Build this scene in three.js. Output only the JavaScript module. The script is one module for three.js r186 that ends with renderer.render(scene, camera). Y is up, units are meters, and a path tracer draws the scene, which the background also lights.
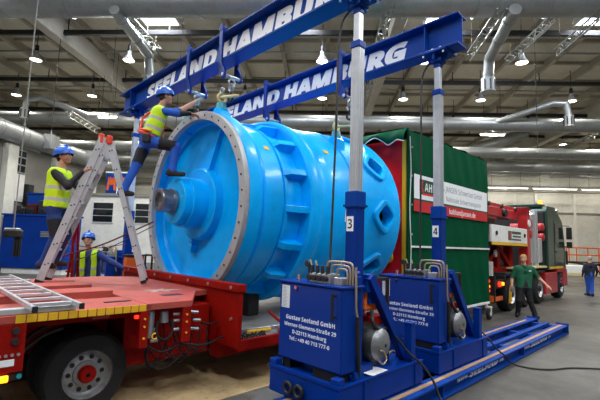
import * as THREE from 'three';
import { RoundedBoxGeometry } from 'three/addons/geometries/RoundedBoxGeometry.js';
import { mergeGeometries, toCreasedNormals } from 'three/addons/utils/BufferGeometryUtils.js';
import { FontLoader } from 'three/addons/loaders/FontLoader.js';
import { TextGeometry } from 'three/addons/geometries/TextGeometry.js';
import { RectAreaLightUniformsLib } from 'three/addons/lights/RectAreaLightUniformsLib.js';
import { Brush, Evaluator, SUBTRACTION } from 'three-bvh-csg';

// ---------------------------------------------------------------- camera, light, exposure
const RAD = Math.PI / 180;
const scene = new THREE.Scene();
scene.background = new THREE.Color(0x000000);
const camera = new THREE.PerspectiveCamera(2 * Math.atan(200 / 405) / RAD, 600 / 400, 0.05, 200);
camera.position.set(0, 1.85, 0);
camera.rotation.order = 'YXZ';
camera.rotation.set(6.05 * RAD, 0, 1.85 * RAD);
const renderer = new THREE.WebGLRenderer({ antialias: true });
renderer.toneMapping = THREE.LinearToneMapping;
renderer.toneMappingExposure = 0.92;
renderer.shadowMap.enabled = true;
RectAreaLightUniformsLib.init();
const LAMP_CANDELA = 46;            // each high-bay lamp
const SKY_NITS = 42;                // each skylight pane
const LAMP_COLOUR = 0xfdf8ee, SKY_COLOUR = 0xeef4ff;

// ---------------------------------------------------------------- frames
// gantry frame: x = along the track and the machine axis, z = across; hall frame: square with the building
const TH = 44.36 * RAD, HALL = -3.4 * RAD;
const FR = { g: TH, h: HALL, w: 0 };
function toWorld(frame, p) {
  const a = FR[frame], c = Math.cos(a), s = Math.sin(a);
  return new THREE.Vector3(p[0] * c + p[2] * s, p[1], -p[0] * s + p[2] * c);
}

// ---------------------------------------------------------------- seeded random
let seed_ = 12345;
function rnd() { seed_ = (seed_ * 1664525 + 1013904223) >>> 0; return seed_ / 4294967296; }
const rr = (a, b) => a + (b - a) * rnd();

// ---------------------------------------------------------------- geometry helpers
const V3 = (x, y, z) => new THREE.Vector3(x, y, z);
function prep(g) {
  let q = g.index ? g.toNonIndexed() : g;
  for (const k of Object.keys(q.attributes)) if (!['position', 'normal', 'uv', 'color'].includes(k)) q.deleteAttribute(k);
  if (!q.attributes.normal) q.computeVertexNormals();
  if (!q.attributes.uv) q.setAttribute('uv', new THREE.BufferAttribute(new Float32Array(q.attributes.position.count * 2), 2));
  q.morphAttributes = {};
  return q;
}
function boxUV(g) {
  const p = g.attributes.position, uv = g.attributes.uv, a = V3(), b = V3(), c = V3(), n = V3(), e = V3();
  for (let i = 0; i < p.count; i += 3) {
    a.fromBufferAttribute(p, i); b.fromBufferAttribute(p, i + 1); c.fromBufferAttribute(p, i + 2);
    n.copy(b).sub(a).cross(e.copy(c).sub(a));
    const ax = Math.abs(n.x), ay = Math.abs(n.y), az = Math.abs(n.z);
    for (let k = 0; k < 3; k++) {
      const q = [a, b, c][k];
      if (ay >= ax && ay >= az) uv.setXY(i + k, q.x, q.z);
      else if (ax >= az) uv.setXY(i + k, q.z, q.y);
      else uv.setXY(i + k, q.x, q.y);
    }
  }
  return g;
}
// box between two corners
function bx(x0, y0, z0, x1, y1, z1, r = 0) {
  const w = Math.abs(x1 - x0), h = Math.abs(y1 - y0), d = Math.abs(z1 - z0);
  const g = r > 0 ? new RoundedBoxGeometry(w, h, d, 2, Math.min(r, w / 2.01, h / 2.01, d / 2.01)) : new THREE.BoxGeometry(w, h, d);
  return g.translate((x0 + x1) / 2, (y0 + y1) / 2, (z0 + z1) / 2);
}
// cylinder between two points
function rod(a, b, r, r2 = r, seg = 14, open = false) {
  const A = V3(...a), B = V3(...b), L = A.distanceTo(B);
  const g = new THREE.CylinderGeometry(r2, r, L, seg, 1, open);
  g.translate(0, L / 2, 0);
  g.applyQuaternion(new THREE.Quaternion().setFromUnitVectors(V3(0, 1, 0), B.clone().sub(A).normalize()));
  return g.translate(A.x, A.y, A.z);
}
// bar of rectangular section between two points; up gives the height direction
function bar(a, b, w, h, up = [0, 1, 0]) {
  const A = V3(...a), B = V3(...b), L = A.distanceTo(B), d = B.clone().sub(A).normalize();
  let s = d.clone().cross(V3(...up)); if (s.length() < 1e-4) s = d.clone().cross(V3(1, 0, 0)); s.normalize();
  const u = s.clone().cross(d).normalize();
  const g = new THREE.BoxGeometry(L, h, w);
  g.applyMatrix4(new THREE.Matrix4().makeBasis(d, u, s));
  return g.translate((A.x + B.x) / 2, (A.y + B.y) / 2, (A.z + B.z) / 2);
}
function tube(pts, r, seg = 24, rad = 7) {
  return new THREE.TubeGeometry(new THREE.CatmullRomCurve3(pts.map(p => V3(...p)), false, 'centripetal'), seg, r, rad, false);
}
// lathe about the gantry x axis; profile [[x, radius], ...]
function latheX(prof, cy, cz, seg = 72, crease = 0.6) {
  let g = new THREE.LatheGeometry(prof.map(p => new THREE.Vector2(Math.max(p[1], 1e-4), p[0])), seg);
  g.rotateZ(-Math.PI / 2);
  g = toCreasedNormals(g.toNonIndexed ? prep(g) : g, crease);
  return g.translate(0, cy, cz);
}
function latheY(prof, x, y, z, seg = 32, crease = 0.6) {
  let g = new THREE.LatheGeometry(prof.map(p => new THREE.Vector2(Math.max(p[0], 1e-4), p[1])), seg);
  g = toCreasedNormals(prep(g), crease);
  return g.translate(x, y, z);
}
function latheZ(prof, x, y, z, seg = 48, crease = 0.6) {      // profile [[radius, z]...]
  let g = new THREE.LatheGeometry(prof.map(p => new THREE.Vector2(Math.max(p[0], 1e-4), p[1])), seg);
  g.rotateX(Math.PI / 2);
  g = toCreasedNormals(prep(g), crease);
  return g.translate(x, y, z);
}
// polygon in x-y extruded along z from z0 to z1
function ext(pts, z0, z1, bevel = 0) {
  const s = new THREE.Shape(pts.map(p => new THREE.Vector2(p[0], p[1])));
  const g = new THREE.ExtrudeGeometry(s, { depth: z1 - z0 - 2 * bevel, bevelEnabled: bevel > 0, bevelSize: bevel, bevelThickness: bevel, bevelOffset: -bevel, bevelSegments: 2 });
  return g.translate(0, 0, z0 + bevel);
}
function torus(r, t, x, y, z, rot = [0, 0, 0], arc = Math.PI * 2, seg = 20) {
  const g = new THREE.TorusGeometry(r, t, 8, seg, arc);
  g.rotateX(rot[0]); g.rotateY(rot[1]); g.rotateZ(rot[2]);
  return g.translate(x, y, z);
}

// ---------------------------------------------------------------- things and parts
const used = {};
function numbered(n) { used[n] = (used[n] || 0) + 1; return used[n] === 1 ? n : n + '_' + String(used[n] - 1).padStart(3, '0'); }
function place(o, frame, org) {
  o.position.copy(toWorld(frame, org)); o.rotation.y = FR[frame];
  offs.set(o, org); frames.set(o, frame);
  scene.add(o);
}
const offs = new Map(), frames = new Map();
function thing(name, label, category, frame, org, group) {
  const o = new THREE.Group(); o.name = numbered(name);
  o.userData.label = label; o.userData.category = category; if (group) o.userData.group = group;
  place(o, frame, org);
  return o;
}
function offsetOf(o) { while (o && !offs.has(o)) o = o.parent; return o ? offs.get(o) : [0, 0, 0]; }
function meshOf(name, geos, mat, off, keepUV) {
  const list = (Array.isArray(geos) ? geos : [geos]).map(prep);
  const anyCol = list.some(g => g.attributes.color);
  if (!anyCol) list.forEach(g => g.deleteAttribute('color'));
  let g = list.length > 1 ? mergeGeometries(list) : list[0].clone();
  g.translate(-off[0], -off[1], -off[2]);
  if (!keepUV) boxUV(g);
  const m = new THREE.Mesh(g, mat); m.name = name; m.castShadow = m.receiveShadow = true;
  return m;
}
function parts(name, geos, mat, parent) { return geos.map(g => part(name, g, mat, parent)); }
function part(name, geos, mat, parent, keepUV = false) {
  const m = meshOf(name, geos, mat, offsetOf(parent), keepUV);
  parent.add(m);
  return m;
}
function single(name, label, category, frame, org, geos, mat, group, keepUV = false) {
  const m = meshOf(numbered(name), geos, mat, org, keepUV);
  m.userData.label = label; m.userData.category = category; if (group) m.userData.group = group;
  place(m, frame, org);
  return m;
}
function structure(name, frame, org, geos, mat, label) {
  const m = meshOf(name, geos, mat, org, false);
  place(m, frame, org);
  m.userData.kind = 'structure'; m.userData.label = label; m.userData.category = name.split('_')[0];
  return m;
}
function dup(src, frame, org, label, group) {
  const c = src.clone(); c.name = numbered(src.name.replace(/_\d{3}$/, ''));
  c.userData = { ...src.userData, label }; if (group) c.userData.group = group;
  place(c, frame, org);
  return c;
}

// ---------------------------------------------------------------- procedural textures
function noiseField(n, cells, octaves, seed) {
  const out = new Float32Array(n * n); let amp = 1, tot = 0, c = cells;
  for (let o = 0; o < octaves; o++) {
    let s = seed * 7919 + o * 104729 + 1; const lat = new Float32Array(c * c);
    for (let i = 0; i < lat.length; i++) { s = (s * 1664525 + 1013904223) >>> 0; lat[i] = s / 4294967296; }
    for (let y = 0; y < n; y++) for (let x = 0; x < n; x++) {
      const fx = x / n * c, fy = y / n * c, x0 = Math.floor(fx), y0 = Math.floor(fy);
      let tx = fx - x0, ty = fy - y0; tx = tx * tx * (3 - 2 * tx); ty = ty * ty * (3 - 2 * ty);
      const X1 = (x0 + 1) % c, Y1 = (y0 + 1) % c;
      const v = (lat[y0 * c + x0] * (1 - tx) + lat[y0 * c + X1] * tx) * (1 - ty) + (lat[Y1 * c + x0] * (1 - tx) + lat[Y1 * c + X1] * tx) * ty;
      out[y * n + x] += v * amp;
    }
    tot += amp; amp *= 0.55; c = Math.min(c * 2, n / 2);
  }
  for (let i = 0; i < out.length; i++) out[i] /= tot;
  return out;
}
function tex(n, fn, metres, srgb = true) {
  const d = new Uint8Array(n * n * 4);
  for (let y = 0; y < n; y++) for (let x = 0; x < n; x++) {
    const c = fn(x, y, y * n + x), i = (y * n + x) * 4;
    d[i] = Math.max(0, Math.min(255, c[0])); d[i + 1] = Math.max(0, Math.min(255, c[1])); d[i + 2] = Math.max(0, Math.min(255, c[2])); d[i + 3] = 255;
  }
  const t = new THREE.DataTexture(d, n, n, THREE.RGBAFormat);
  t.wrapS = t.wrapT = THREE.RepeatWrapping; t.magFilter = THREE.LinearFilter; t.minFilter = THREE.LinearMipmapLinearFilter; t.generateMipmaps = true;
  if (srgb) t.colorSpace = THREE.SRGBColorSpace;
  t.repeat.set(1 / metres, 1 / metres); t.needsUpdate = true;
  return t;
}
const N1 = noiseField(256, 5, 5, 3), N2 = noiseField(256, 24, 4, 11), N3 = noiseField(256, 60, 2, 23);
const hex = h => [(h >> 16) & 255, (h >> 8) & 255, h & 255];
const mix = (a, b, t) => a.map((v, i) => v + (b[i] - v) * t);
const cl = t => Math.max(0, Math.min(1, t));
// painted steel: slight tone drift and specks of grime
function paintTex(base, dirt, amount, metres, seedShift = 0) {
  const B = hex(base), D = hex(dirt), n = 256;
  return tex(n, (x, y) => {
    const i = ((y + seedShift) % n) * n + (x + seedShift * 3) % n;
    const t = cl((N1[i] - 0.5) * 2.2) * amount + cl((N2[i] - 0.62) * 5) * amount * 0.8 + cl((N3[i] - 0.8) * 6) * amount * .6;
    const k = 0.94 + 0.12 * N2[i];
    return mix(B, D, cl(t)).map(v => v * k);
  }, metres);
}
function roughTex(lo, hi, metres) {
  return tex(256, (x, y, i) => { const v = 255 * (lo + (hi - lo) * cl(0.5 + (N1[i] - 0.5) * 2 + (N2[i] - 0.5) * 0.8)); return [v, v, v]; }, metres, false);
}
const bumpFine = tex(256, (x, y, i) => { const v = 255 * (0.5 * N2[i] + 0.5 * N3[i]); return [v, v, v]; }, 0.7, false);
const bumpSoft = tex(256, (x, y, i) => { const v = 255 * N1[i]; return [v, v, v]; }, 2.2, false);

const std = o => new THREE.MeshStandardMaterial(o);
const phy = o => new THREE.MeshPhysicalMaterial(o);
const flat = (c, r = 0.6, m = 0) => std({ color: c, roughness: r, metalness: m });

// floor: ground concrete with patches, scuffs, oil spots
const floorTex = (() => {
  const n = 1024, a = noiseField(n, 4, 6, 41), b = noiseField(n, 30, 5, 43), c = noiseField(n, 200, 2, 47), st = noiseField(n, 9, 4, 53);
  const scr = new Float32Array(n * n); let s = 77; const R = () => { s = (s * 1664525 + 1013904223) >>> 0; return s / 4294967296; };
  for (let k = 0; k < 260; k++) { let x = R() * n, y = R() * n; const an = R() * 6.28, L = 30 + R() * 200, w = (R() - .5) * .01, v = (R() - .45) * 30; let t = an;
    for (let i = 0; i < L; i++) { x += Math.cos(t); y += Math.sin(t); t += w; scr[((y | 0) & (n - 1)) * n + ((x | 0) & (n - 1))] = v; } }
  return tex(n, (x, y, i) => {
    const d = (a[i] - .5) * 60 + (b[i] - .5) * 34 + (c[i] - .5) * 16 + scr[i];
    const oil = cl((st[i] - .62) * 7) * 34;
    return [82 + d * .75 - oil * .9, 80 + d * .75 - oil * .9, 74 + d * .7 - oil * .85];
  }, 9);
})();
const M = {
  floor: phy({ map: floorTex, specularIntensity: 0.5, roughness: 0.55, roughnessMap: roughTex(0.7, 1.0, 5), bumpMap: bumpFine, bumpScale: 0.0012 }),
  steelPlate: std({ map: paintTex(0x7d7d7a, 0x4a4238, 0.7, 2.2, 40), roughness: 0.5, metalness: 0.35 }),
  beamBlue: phy({ map: paintTex(0x003c90, 0x00285e, 0.35, 2.6), roughness: 0.42, specularIntensity: 0.35 }),
  jackBlue: phy({ map: paintTex(0x003288, 0x00204e, 0.3, 1.4, 30), roughness: 0.4, specularIntensity: 0.35 }),
  trackBlue: phy({ map: paintTex(0x043c92, 0x4a4a58, 0.3, 1.3, 60), roughness: 0.5, specularIntensity: 0.35 }),
  machine: phy({ map: paintTex(0x00b0ff, 0x00a0f2, 0.3, 2.4, 15), roughness: 0.34, specularIntensity: 0.35, clearcoat: 0.15, clearcoatRoughness: 0.15, bumpMap: bumpSoft, bumpScale: 0.004 }),
  ringGrey: std({ map: paintTex(0xb0b1b1, 0x93908c, 0.4, 1.0, 90), roughness: 0.5, metalness: 0.25 }),
  shaft: std({ map: paintTex(0x8c8e92, 0x5a504a, 0.6, 0.5, 20), roughness: 0.3, metalness: 0.8 }),
  red: phy({ map: paintTex(0x8e120a, 0x560e08, 0.5, 1.2, 70), roughness: 0.5, specularIntensity: 0.2 }),
  redDeck: std({ map: paintTex(0xb0493c, 0x74443a, 0.65, 1.1, 110), roughness: 0.62, bumpMap: bumpFine, bumpScale: 0.001 }),
  redDark: phy({ map: paintTex(0x5c120c, 0x280b08, 0.6, 1.2, 10), roughness: 0.55, specularIntensity: 0.4 }),
  yellow: flat(0xe2b11c, 0.5), black: flat(0x121212, 0.6), rubber: std({ color: 0x17171a, roughness: 0.85, bumpMap: bumpFine, bumpScale: 0.002 }),
  darkSteel: std({ map: paintTex(0x3a3b3d, 0x1f1b18, 0.6, 0.8, 33), roughness: 0.5, metalness: 0.6 }),
  steel: std({ map: paintTex(0xb4b7ba, 0x85837f, 0.35, 0.8, 51), roughness: 0.34, metalness: 0.75 }),
  alu: std({ map: paintTex(0xc6c9cc, 0xaeb0b2, 0.25, 1.6, 77), roughness: 0.36, metalness: 0.45 }),
  chrome: std({ color: 0xe0e2e4, roughness: 0.12, metalness: 1 }), polished: std({ color: 0xdcdee0, roughness: 0.25, metalness: 0.7 }), hose: flat(0x0c0c0c, .9),
  zinc: std({ map: paintTex(0xa6aaaa, 0x8c8f88, 0.5, 1.6, 99), roughness: 0.4, metalness: 0.6 }),
  brassPipe: std({ color: 0xb8a88a, roughness: 0.35, metalness: 0.6 }),
  white: flat(0xeceeee, 0.55), whitePaint: std({ map: paintTex(0xe2e2dc, 0xb9b5aa, 0.3, 3, 12), roughness: 0.6 }),
  wall: std({ map: paintTex(0xd4d4ca, 0xb4b2a8, 0.35, 5, 44), roughness: 0.85 }),
  concrete: std({ map: paintTex(0x8a8880, 0x706d65, 0.5, 4, 66), roughness: 0.85 }),
  ceil: std({ map: paintTex(0xc6c0af, 0xa8a192, 0.5, 4, 88), roughness: 0.9 }),
  ceilRib: std({ map: paintTex(0xa49c8c, 0x857d6e, 0.5, 3, 120), roughness: 0.9 }),
  girder: std({ map: paintTex(0xbab5a8, 0x98938a, 0.45, 3, 140), roughness: 0.8 }),
  orange: flat(0xe0641c, 0.45), teal: flat(0x1f8f9a, 0.45), tan: flat(0xd8c98e, 0.5),
  green: phy({ map: paintTex(0x0a4c32, 0x073c28, 0.4, 2, 150), roughness: 0.6, specularIntensity: .25 }),
  truckGreen: phy({ color: 0x0a362a, roughness: 0.3, clearcoat: 0.6, clearcoatRoughness: 0.1 }),
  truckRed: phy({ color: 0xb3242a, roughness: 0.35, clearcoat: 0.5, clearcoatRoughness: 0.15 }),
  glassDark: phy({ color: 0x1a2226, roughness: 0.08, clearcoat: 0.5 }),
  orangeRed: flat(0xe0401c, .5),
  tan2: std({ map: paintTex(0xb8a79a, 0x8c5f54, .7, .4, 5), roughness: .8 }),
  bareFloor: std({ map: paintTex(0xa3a19c, 0x6b5f58, .6, .8, 61), roughness: .5, metalness: .3 }),
  tarp: phy({ map: paintTex(0x004a2e, 0x003a24, .4, 2, 150), roughness: .6, specularIntensity: .1, side: THREE.DoubleSide }),
  deepRed: phy({ map: paintTex(0xd8202c, 0xb81822, .4, 1.4, 9), roughness: .5, specularIntensity: .4 }),
  rimGrey: std({ map: paintTex(0x9a9c9e, 0x5c5a58, .5, .4, 35), roughness: .45, metalness: .5 }),
  trussAlu: std({ color: 0x96978f, roughness: .4, metalness: .5 }), sling: flat(0x8d8566, .7),
  motorGrey: std({ map: paintTex(0x8e9092, 0x606060, .5, .3, 3), roughness: .4, metalness: .6 }),
  plywood: std({ map: paintTex(0xc4aa7c, 0x7a6a50, .7, 1.6, 21), roughness: .75 }),
  cable: flat(0x1c1b1a, 0.6),
  tail: std({ color: 0xff2a14, emissive: 0xff2410, emissiveIntensity: 3, roughness: 0.4 }),
  amber: std({ color: 0xffa020, emissive: 0xff8a10, emissiveIntensity: 4, roughness: 0.4 }),
  lampGlow: std({ color: 0xffffff, emissive: 0xfff4e2, emissiveIntensity: 14, roughness: 0.5 }),
  skyGlow: std({ color: 0xffffff, emissive: 0xf4f8ff, emissiveIntensity: 6, roughness: 0.5 }),
  tubeGlow: std({ color: 0xffffff, emissive: 0xfffaf0, emissiveIntensity: 4, roughness: 0.5 }),
};
const font = await new FontLoader().loadAsync('fonts/droid/droid_sans_bold.typeface.json');
// solid lettering, text along +x, facing +z, baseline-left at the origin, scaled to a width and height
function lettering(str, width, height, depth = 0.006, slant = 0.22, fat = 0.02) {
  const g = new TextGeometry(str, { font, size: 1, depth: 0.012, curveSegments: 4, bevelEnabled: fat > 0, bevelSize: fat, bevelThickness: .004, bevelSegments: 1 });
  g.computeBoundingBox(); const b = g.boundingBox;
  g.translate(-b.min.x, -b.min.y, 0);
  g.scale(width / (b.max.x - b.min.x), height / (b.max.y - b.min.y), depth / 0.02);
  g.applyMatrix4(new THREE.Matrix4().set(1, slant, 0, 0, 0, 1, 0, 0, 0, 0, 1, 0, 0, 0, 0, 1));
  return g;
}
function canvasMat(w, h, draw, rough = 0.5) {
  const c = document.createElement('canvas'); c.width = w; c.height = h;
  draw(c.getContext('2d'), w, h);
  const t = new THREE.CanvasTexture(c); t.colorSpace = THREE.SRGBColorSpace; t.anisotropy = 8;
  return std({ map: t, roughness: rough });
}
// ================================================================ THE HALL
const HX0 = -26, HX1 = 34, HZ0 = -40.5, HZ1 = 13, HH = 11.6;
structure('floor', 'h', [4, 0, -14], bx(HX0, -0.3, HZ0, HX1, 0, HZ1), M.floor, 'grey worn concrete floor of the hall');
const ceiling = structure('ceiling', 'h', [4, HH, -14], bx(HX0, HH, HZ0, HX1, HH + 0.3, HZ1), M.ceil, 'beige brown hall ceiling deck with ribs');
for (let x = -24.75; x < 33; x += 2.25) part('rib', bx(x - .09, HH - .38, HZ0 + .05, x + .09, HH, HZ1 - .05), M.ceilRib, ceiling);
for (let z = -39.2; z < 12; z += 2.3) part('purlin', bx(HX0 + .05, HH - .16, z - .06, HX1 - .05, HH, z + .06), M.ceilRib, ceiling);
structure('wall_back', 'h', [4, 0, HZ0], bx(HX0, 0, HZ0 - .3, HX1, HH, HZ0), M.wall, 'white back wall of the hall');
structure('wall_front', 'h', [4, 0, HZ1], bx(HX0, 0, HZ1, HX1, HH, HZ1 + .3), M.wall, 'wall behind the viewpoint');
structure('wall_left', 'h', [HX0, 0, -14], bx(HX0 - .3, 0, HZ0 - .3, HX0, HH, HZ1 + .3), M.wall, 'left wall of the hall');
structure('wall_right', 'h', [HX1, 0, -14], bx(HX1, 0, HZ0 - .3, HX1 + .3, HH, HZ1 + .3), M.wall, 'right wall of the hall');
// panels and mullions of the back wall (large doors)
for (const x of [13.5, 18.6, 20.6, 24.2, 27.8]) structure('trim_' + Math.round(x), 'h', [x, 0, HZ0], bx(x - .12, 0, HZ0, x + .12, 7.4, HZ0 + .12), M.whitePaint, 'white vertical post on the back wall');
structure('trim_1', 'h', [10, 7.6, HZ0], bx(HX0 + .1, 7.5, HZ0, HX1 - .1, 8.0, HZ0 + .45), M.concrete, 'grey horizontal girder above the back wall doors');
structure('trim_2', 'h', [22, 5.6, HZ0], bx(19, 5.45, HZ0, 30, 5.6, HZ0 + .1), M.concrete, 'thin rail across the white back wall');
structure('door_1', 'h', [23.5, 0, HZ0], bx(20.9, 0.02, HZ0, 29.5, 5.3, HZ0 + .06), M.wall, 'large white sliding door in the back wall');
// left annex: concrete partition with column and window strips
structure('wall_partition', 'h', [-16, 0, -19], [bx(-16.3, 0, -27, -15.7, 6.3, -8)], M.concrete, 'grey concrete partition at the left of the hall');
for (const z of [-18.9, -22.4, -26]) structure('trim_' + Math.round(-z * 10), 'h', [-15.6, 0, z], bx(-15.7, 0, z - .33, -15.4, 6.25, z + .33), M.wall, 'pale concrete pilaster on the left partition');
{
  const w = structure('window_1', 'h', [-15.6, 5, -19.7], bx(-15.7, 4.95, -20.05, -15.64, 6.15, -19.35), M.glassDark, 'dark narrow window in the left partition');
  for (const y of [4.95, 5.35, 5.75, 6.1]) part('glazing_bar', bx(-15.64, y, -20.05, -15.58, y + .06, -19.35), M.zinc, w);
  structure('trim_41', 'h', [-15.6, 3.6, -19.7], bx(-15.7, 3.5, -20.05, -15.6, 4.9, -19.35), M.whitePaint, 'pale panel under the narrow window at left');
  const k = thing('wall_cabinet', 'black box mounted on the left concrete wall', 'box', 'h', [-15.6, 3.5, -20.3]); part('body', bx(-15.7, 3.4, -20.6, -15.45, 4.45, -20.15, .02), M.black, k); part('door', bx(-15.45, 3.45, -20.55, -15.43, 4.4, -20.2), M.darkSteel, k);
}
// ceiling girders running away from the viewer
for (const [k, x] of [[31, -11.7], [32, 2.7], [33, 17.1]]) structure('trim_' + k, 'h', [x, 10.25, -14], bx(x - .24, 10.25, HZ0 + .1, x + .24, 11.2, HZ1 - .1, .05), M.girder, ['pale girder under the ceiling at the left', 'pale girder under the ceiling behind the jack columns', 'pale girder under the ceiling at the right'][k - 31]);
// black cable rails across the hall under the ceiling, with hangers
['nearest', 'second', 'third', 'farthest'].forEach((w, i) => {
  const z = [-16.15, -21.3, -26.5, -31.6][i];
  const t = thing('cable_rail', `${w} of the dark cable rails running across under the ceiling`, 'cable rail', 'h', [4, 10.6, z], 'cable rails');
  part('rail', bx(HX0 + .2, 10.52, z - .07, HX1 - .2, 10.72, z + .07), M.darkSteel, t);
  for (let x = -24.8; x < 33; x += 4.5) part('hanger', rod([x, 10.7, z], [x, HH - .02, z], .025, .025, 6), M.darkSteel, t);
});
// skylights with the daylight that comes through them
let nSky = 10;
for (const [i, z] of [-16.05, -7.5, 1.7].entries()) for (const x of i ? [-14.1, -7.5, -1.25, 5, 11.2] : [-7.25, -1.2, 4.75, 10.9]) {
  nSky++;
  const w = structure('window_' + nSky, 'h', [x, HH - .4, z], bx(x - .72, HH - .44, z - .42, x + .72, HH - .40, z + .42), M.skyGlow, 'bright rectangular skylight in the ceiling');
  part('frame', [bx(x - .8, HH - .46, z - .5, x - .72, HH, z + .5), bx(x + .72, HH - .46, z - .5, x + .8, HH, z + .5), bx(x - .72, HH - .46, z - .5, x + .72, HH, z - .42), bx(x - .72, HH - .46, z + .42, x + .72, HH, z + .5)], M.whitePaint, w);
  const L = new THREE.RectAreaLight(SKY_COLOUR, SKY_NITS * 3, 1.44, .84);
  L.position.copy(toWorld('h', [x, HH - .47, z])); L.lookAt(L.position.x, 0, L.position.z);
  scene.add(L);
}
// high-bay lamps
{
  const lampLight = t => {   // light of one lamp: the reflector sends it downwards
    for (const c of [...t.children]) if (c.isLight || c.name === 'aim_point') t.remove(c);
    const L = new THREE.SpotLight(LAMP_COLOUR, LAMP_CANDELA, 0, 84 * RAD, .5, 2); L.position.set(0, -.04, 0); L.target.position.set(0, -5, 0); L.target.name = 'aim_point'; L.castShadow = true; L.shadow.radius = 8; t.add(L); t.add(L.target);
  };
  const y0 = 9.85; let proto = null; const ord = ['first', 'second', 'third', 'fourth', 'fifth', 'sixth', 'seventh', 'eighth', 'ninth', 'tenth'];
  const rows = [[-17.2, 'nearest'], [-21.8, 'second'], [-26.4, 'third'], [-31, 'fourth'], [-35.6, 'farthest'], [-8, 'overhead'], [1.2, 'rear']];
  for (const [z, rw] of rows) {
    const xs = z > -10 ? [-18, -9.04, -.24, 8.35, 17.9] : [-18, -13.45, -9.04, -4.6, -.24, 4.2, 8.35, 13.1, 17.9, 22.8];
    xs.forEach((x, i) => {
      const label = `bell-shaped ceiling lamp, ${ord[i]} from the left in the ${rw} row of lamps`;
      const org = [x, y0, z];
      if (proto) { lampLight(dup(proto, 'h', org, label, 'high bay ceiling lamps')); return; }
      const t = proto = thing('ceiling_lamp', label, 'lamp', 'h', org, 'high bay ceiling lamps');
      part('reflector', latheY([[.02, .46], [.09, .44], [.10, .30], [.16, .18], [.25, .04], [.26, 0], [.245, 0], [.15, .16], [.08, .28]], x, y0, z, 20), M.alu, t);
      part('ballast', rod([x, y0 + .44, z], [x, y0 + .72, z], .09, .08, 12), M.darkSteel, t);
      part('cord', rod([x, y0 + .7, z], [x, HH - .02, z], .018, .018, 6), M.darkSteel, t);
      part('lens', new THREE.CylinderGeometry(.235, .235, .02, 20).translate(x, y0 + .03, z), M.lampGlow, t);
      lampLight(t);
    });
  }
}
// round sheet-metal ducts
function duct(label, pts, r, joints, extra) {
  const t = thing('air_duct', label, 'duct', 'h', pts[0], 'sheet metal air ducts');
  for (let i = 0; i + 1 < pts.length; i++) {
    part('pipe', rod(pts[i], pts[i + 1], r, r, 28), M.zinc, t);
    const A = V3(...pts[i]), B = V3(...pts[i + 1]), L = A.distanceTo(B), d = B.clone().sub(A).divideScalar(L);
    for (let s = joints / 2; s < L; s += joints) { const p = A.clone().addScaledVector(d, s - .03), q = A.clone().addScaledVector(d, s + .03); part('joint_ring', rod(p.toArray(), q.toArray(), r + .025, r + .025, 28), M.zinc, t); }
    if (i) part('elbow', new THREE.SphereGeometry(r * 1.02, 20, 14).translate(...pts[i]), M.zinc, t);
  }
  if (extra) extra(t);
  return t;
}
const diffuser = (x, y, z, r) => t => { part('diffuser', [rod([x, y - .55, z], [x, y, z], r * 1.12, r * 1.12, 20)], M.zinc, t); for (let k = 0; k < 8; k++) { const a = k * Math.PI / 4; part('slot', rod([x + Math.cos(a) * r * 1.12, y - .5, z + Math.sin(a) * r * 1.12], [x + Math.cos(a) * r * 1.12, y - .08, z + Math.sin(a) * r * 1.12], .03, .03, 6), M.darkSteel, t); } };
duct('large silver duct across the very top of the view', [[-25, 10.25, -13.4], [33, 10.25, -13.4]], .5, 2.4);
duct('long silver duct crossing behind the gantry beams', [[-25, 8.55, -21.9], [33, 8.55, -21.9]], .36, 3);
duct('silver duct with thin joints below the long crossing duct', [[-25, 8.2, -27], [33, 8.2, -27]], .34, 3);
duct('silver duct close above the white back wall', [[-25, 8.7, -34], [33, 8.7, -34]], .45, 3);
duct('lowest grey duct along the back wall', [[-25, 9.2, -39.4], [33, 9.2, -39.4]], .4, 3);
duct('slanting silver branch duct at upper left with a drop outlet', [[-7.45, 9.7, -12.9], [-7.5, 9.45, -15.9], [-7.5, 8.6, -16.1]], .18, 1.2, diffuser(-7.5, 8.6, -16.1, .24));
duct('slanting silver branch duct at upper right with a drop outlet', [[6.1, 9.7, -12.9], [6.5, 9.45, -16], [6.5, 8.7, -16.2]], .2, 1.2, diffuser(6.5, 8.7, -16.2, .25));
duct('short branch duct at the right off the long crossing duct', [[9.1, 8.6, -21.7], [11.5, 9.3, -20.6], [12, 9.2, -20.4], [12.1, 8.6, -20.4]], .16, 1.2, diffuser(12.1, 8.6, -20.4, .2));
duct('small branch duct hanging at the far left', [[-13.4, 8.6, -21.7], [-15.6, 9.3, -20.6], [-16.2, 9.1, -20.4], [-16.3, 8.6, -20.4]], .16, 1.2, diffuser(-16.3, 8.6, -20.4, .2));
duct('branch duct slanting down behind the tarpaulin', [[14.2, 10.1, -29], [10.6, 8.9, -29], [10.4, 8, -29]], .38, 1.5);
duct('duct along the top of the left concrete partition', [[-15.3, 6.78, -12], [-15.3, 6.78, -27.5]], .45, 1.6, t => { for (const z of [-20.6, -24.5]) part('outlet', bx(-15.0, 6.4, z - .35, -14.5, 7.2, z + .35, .04), M.zinc, t); });
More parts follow.
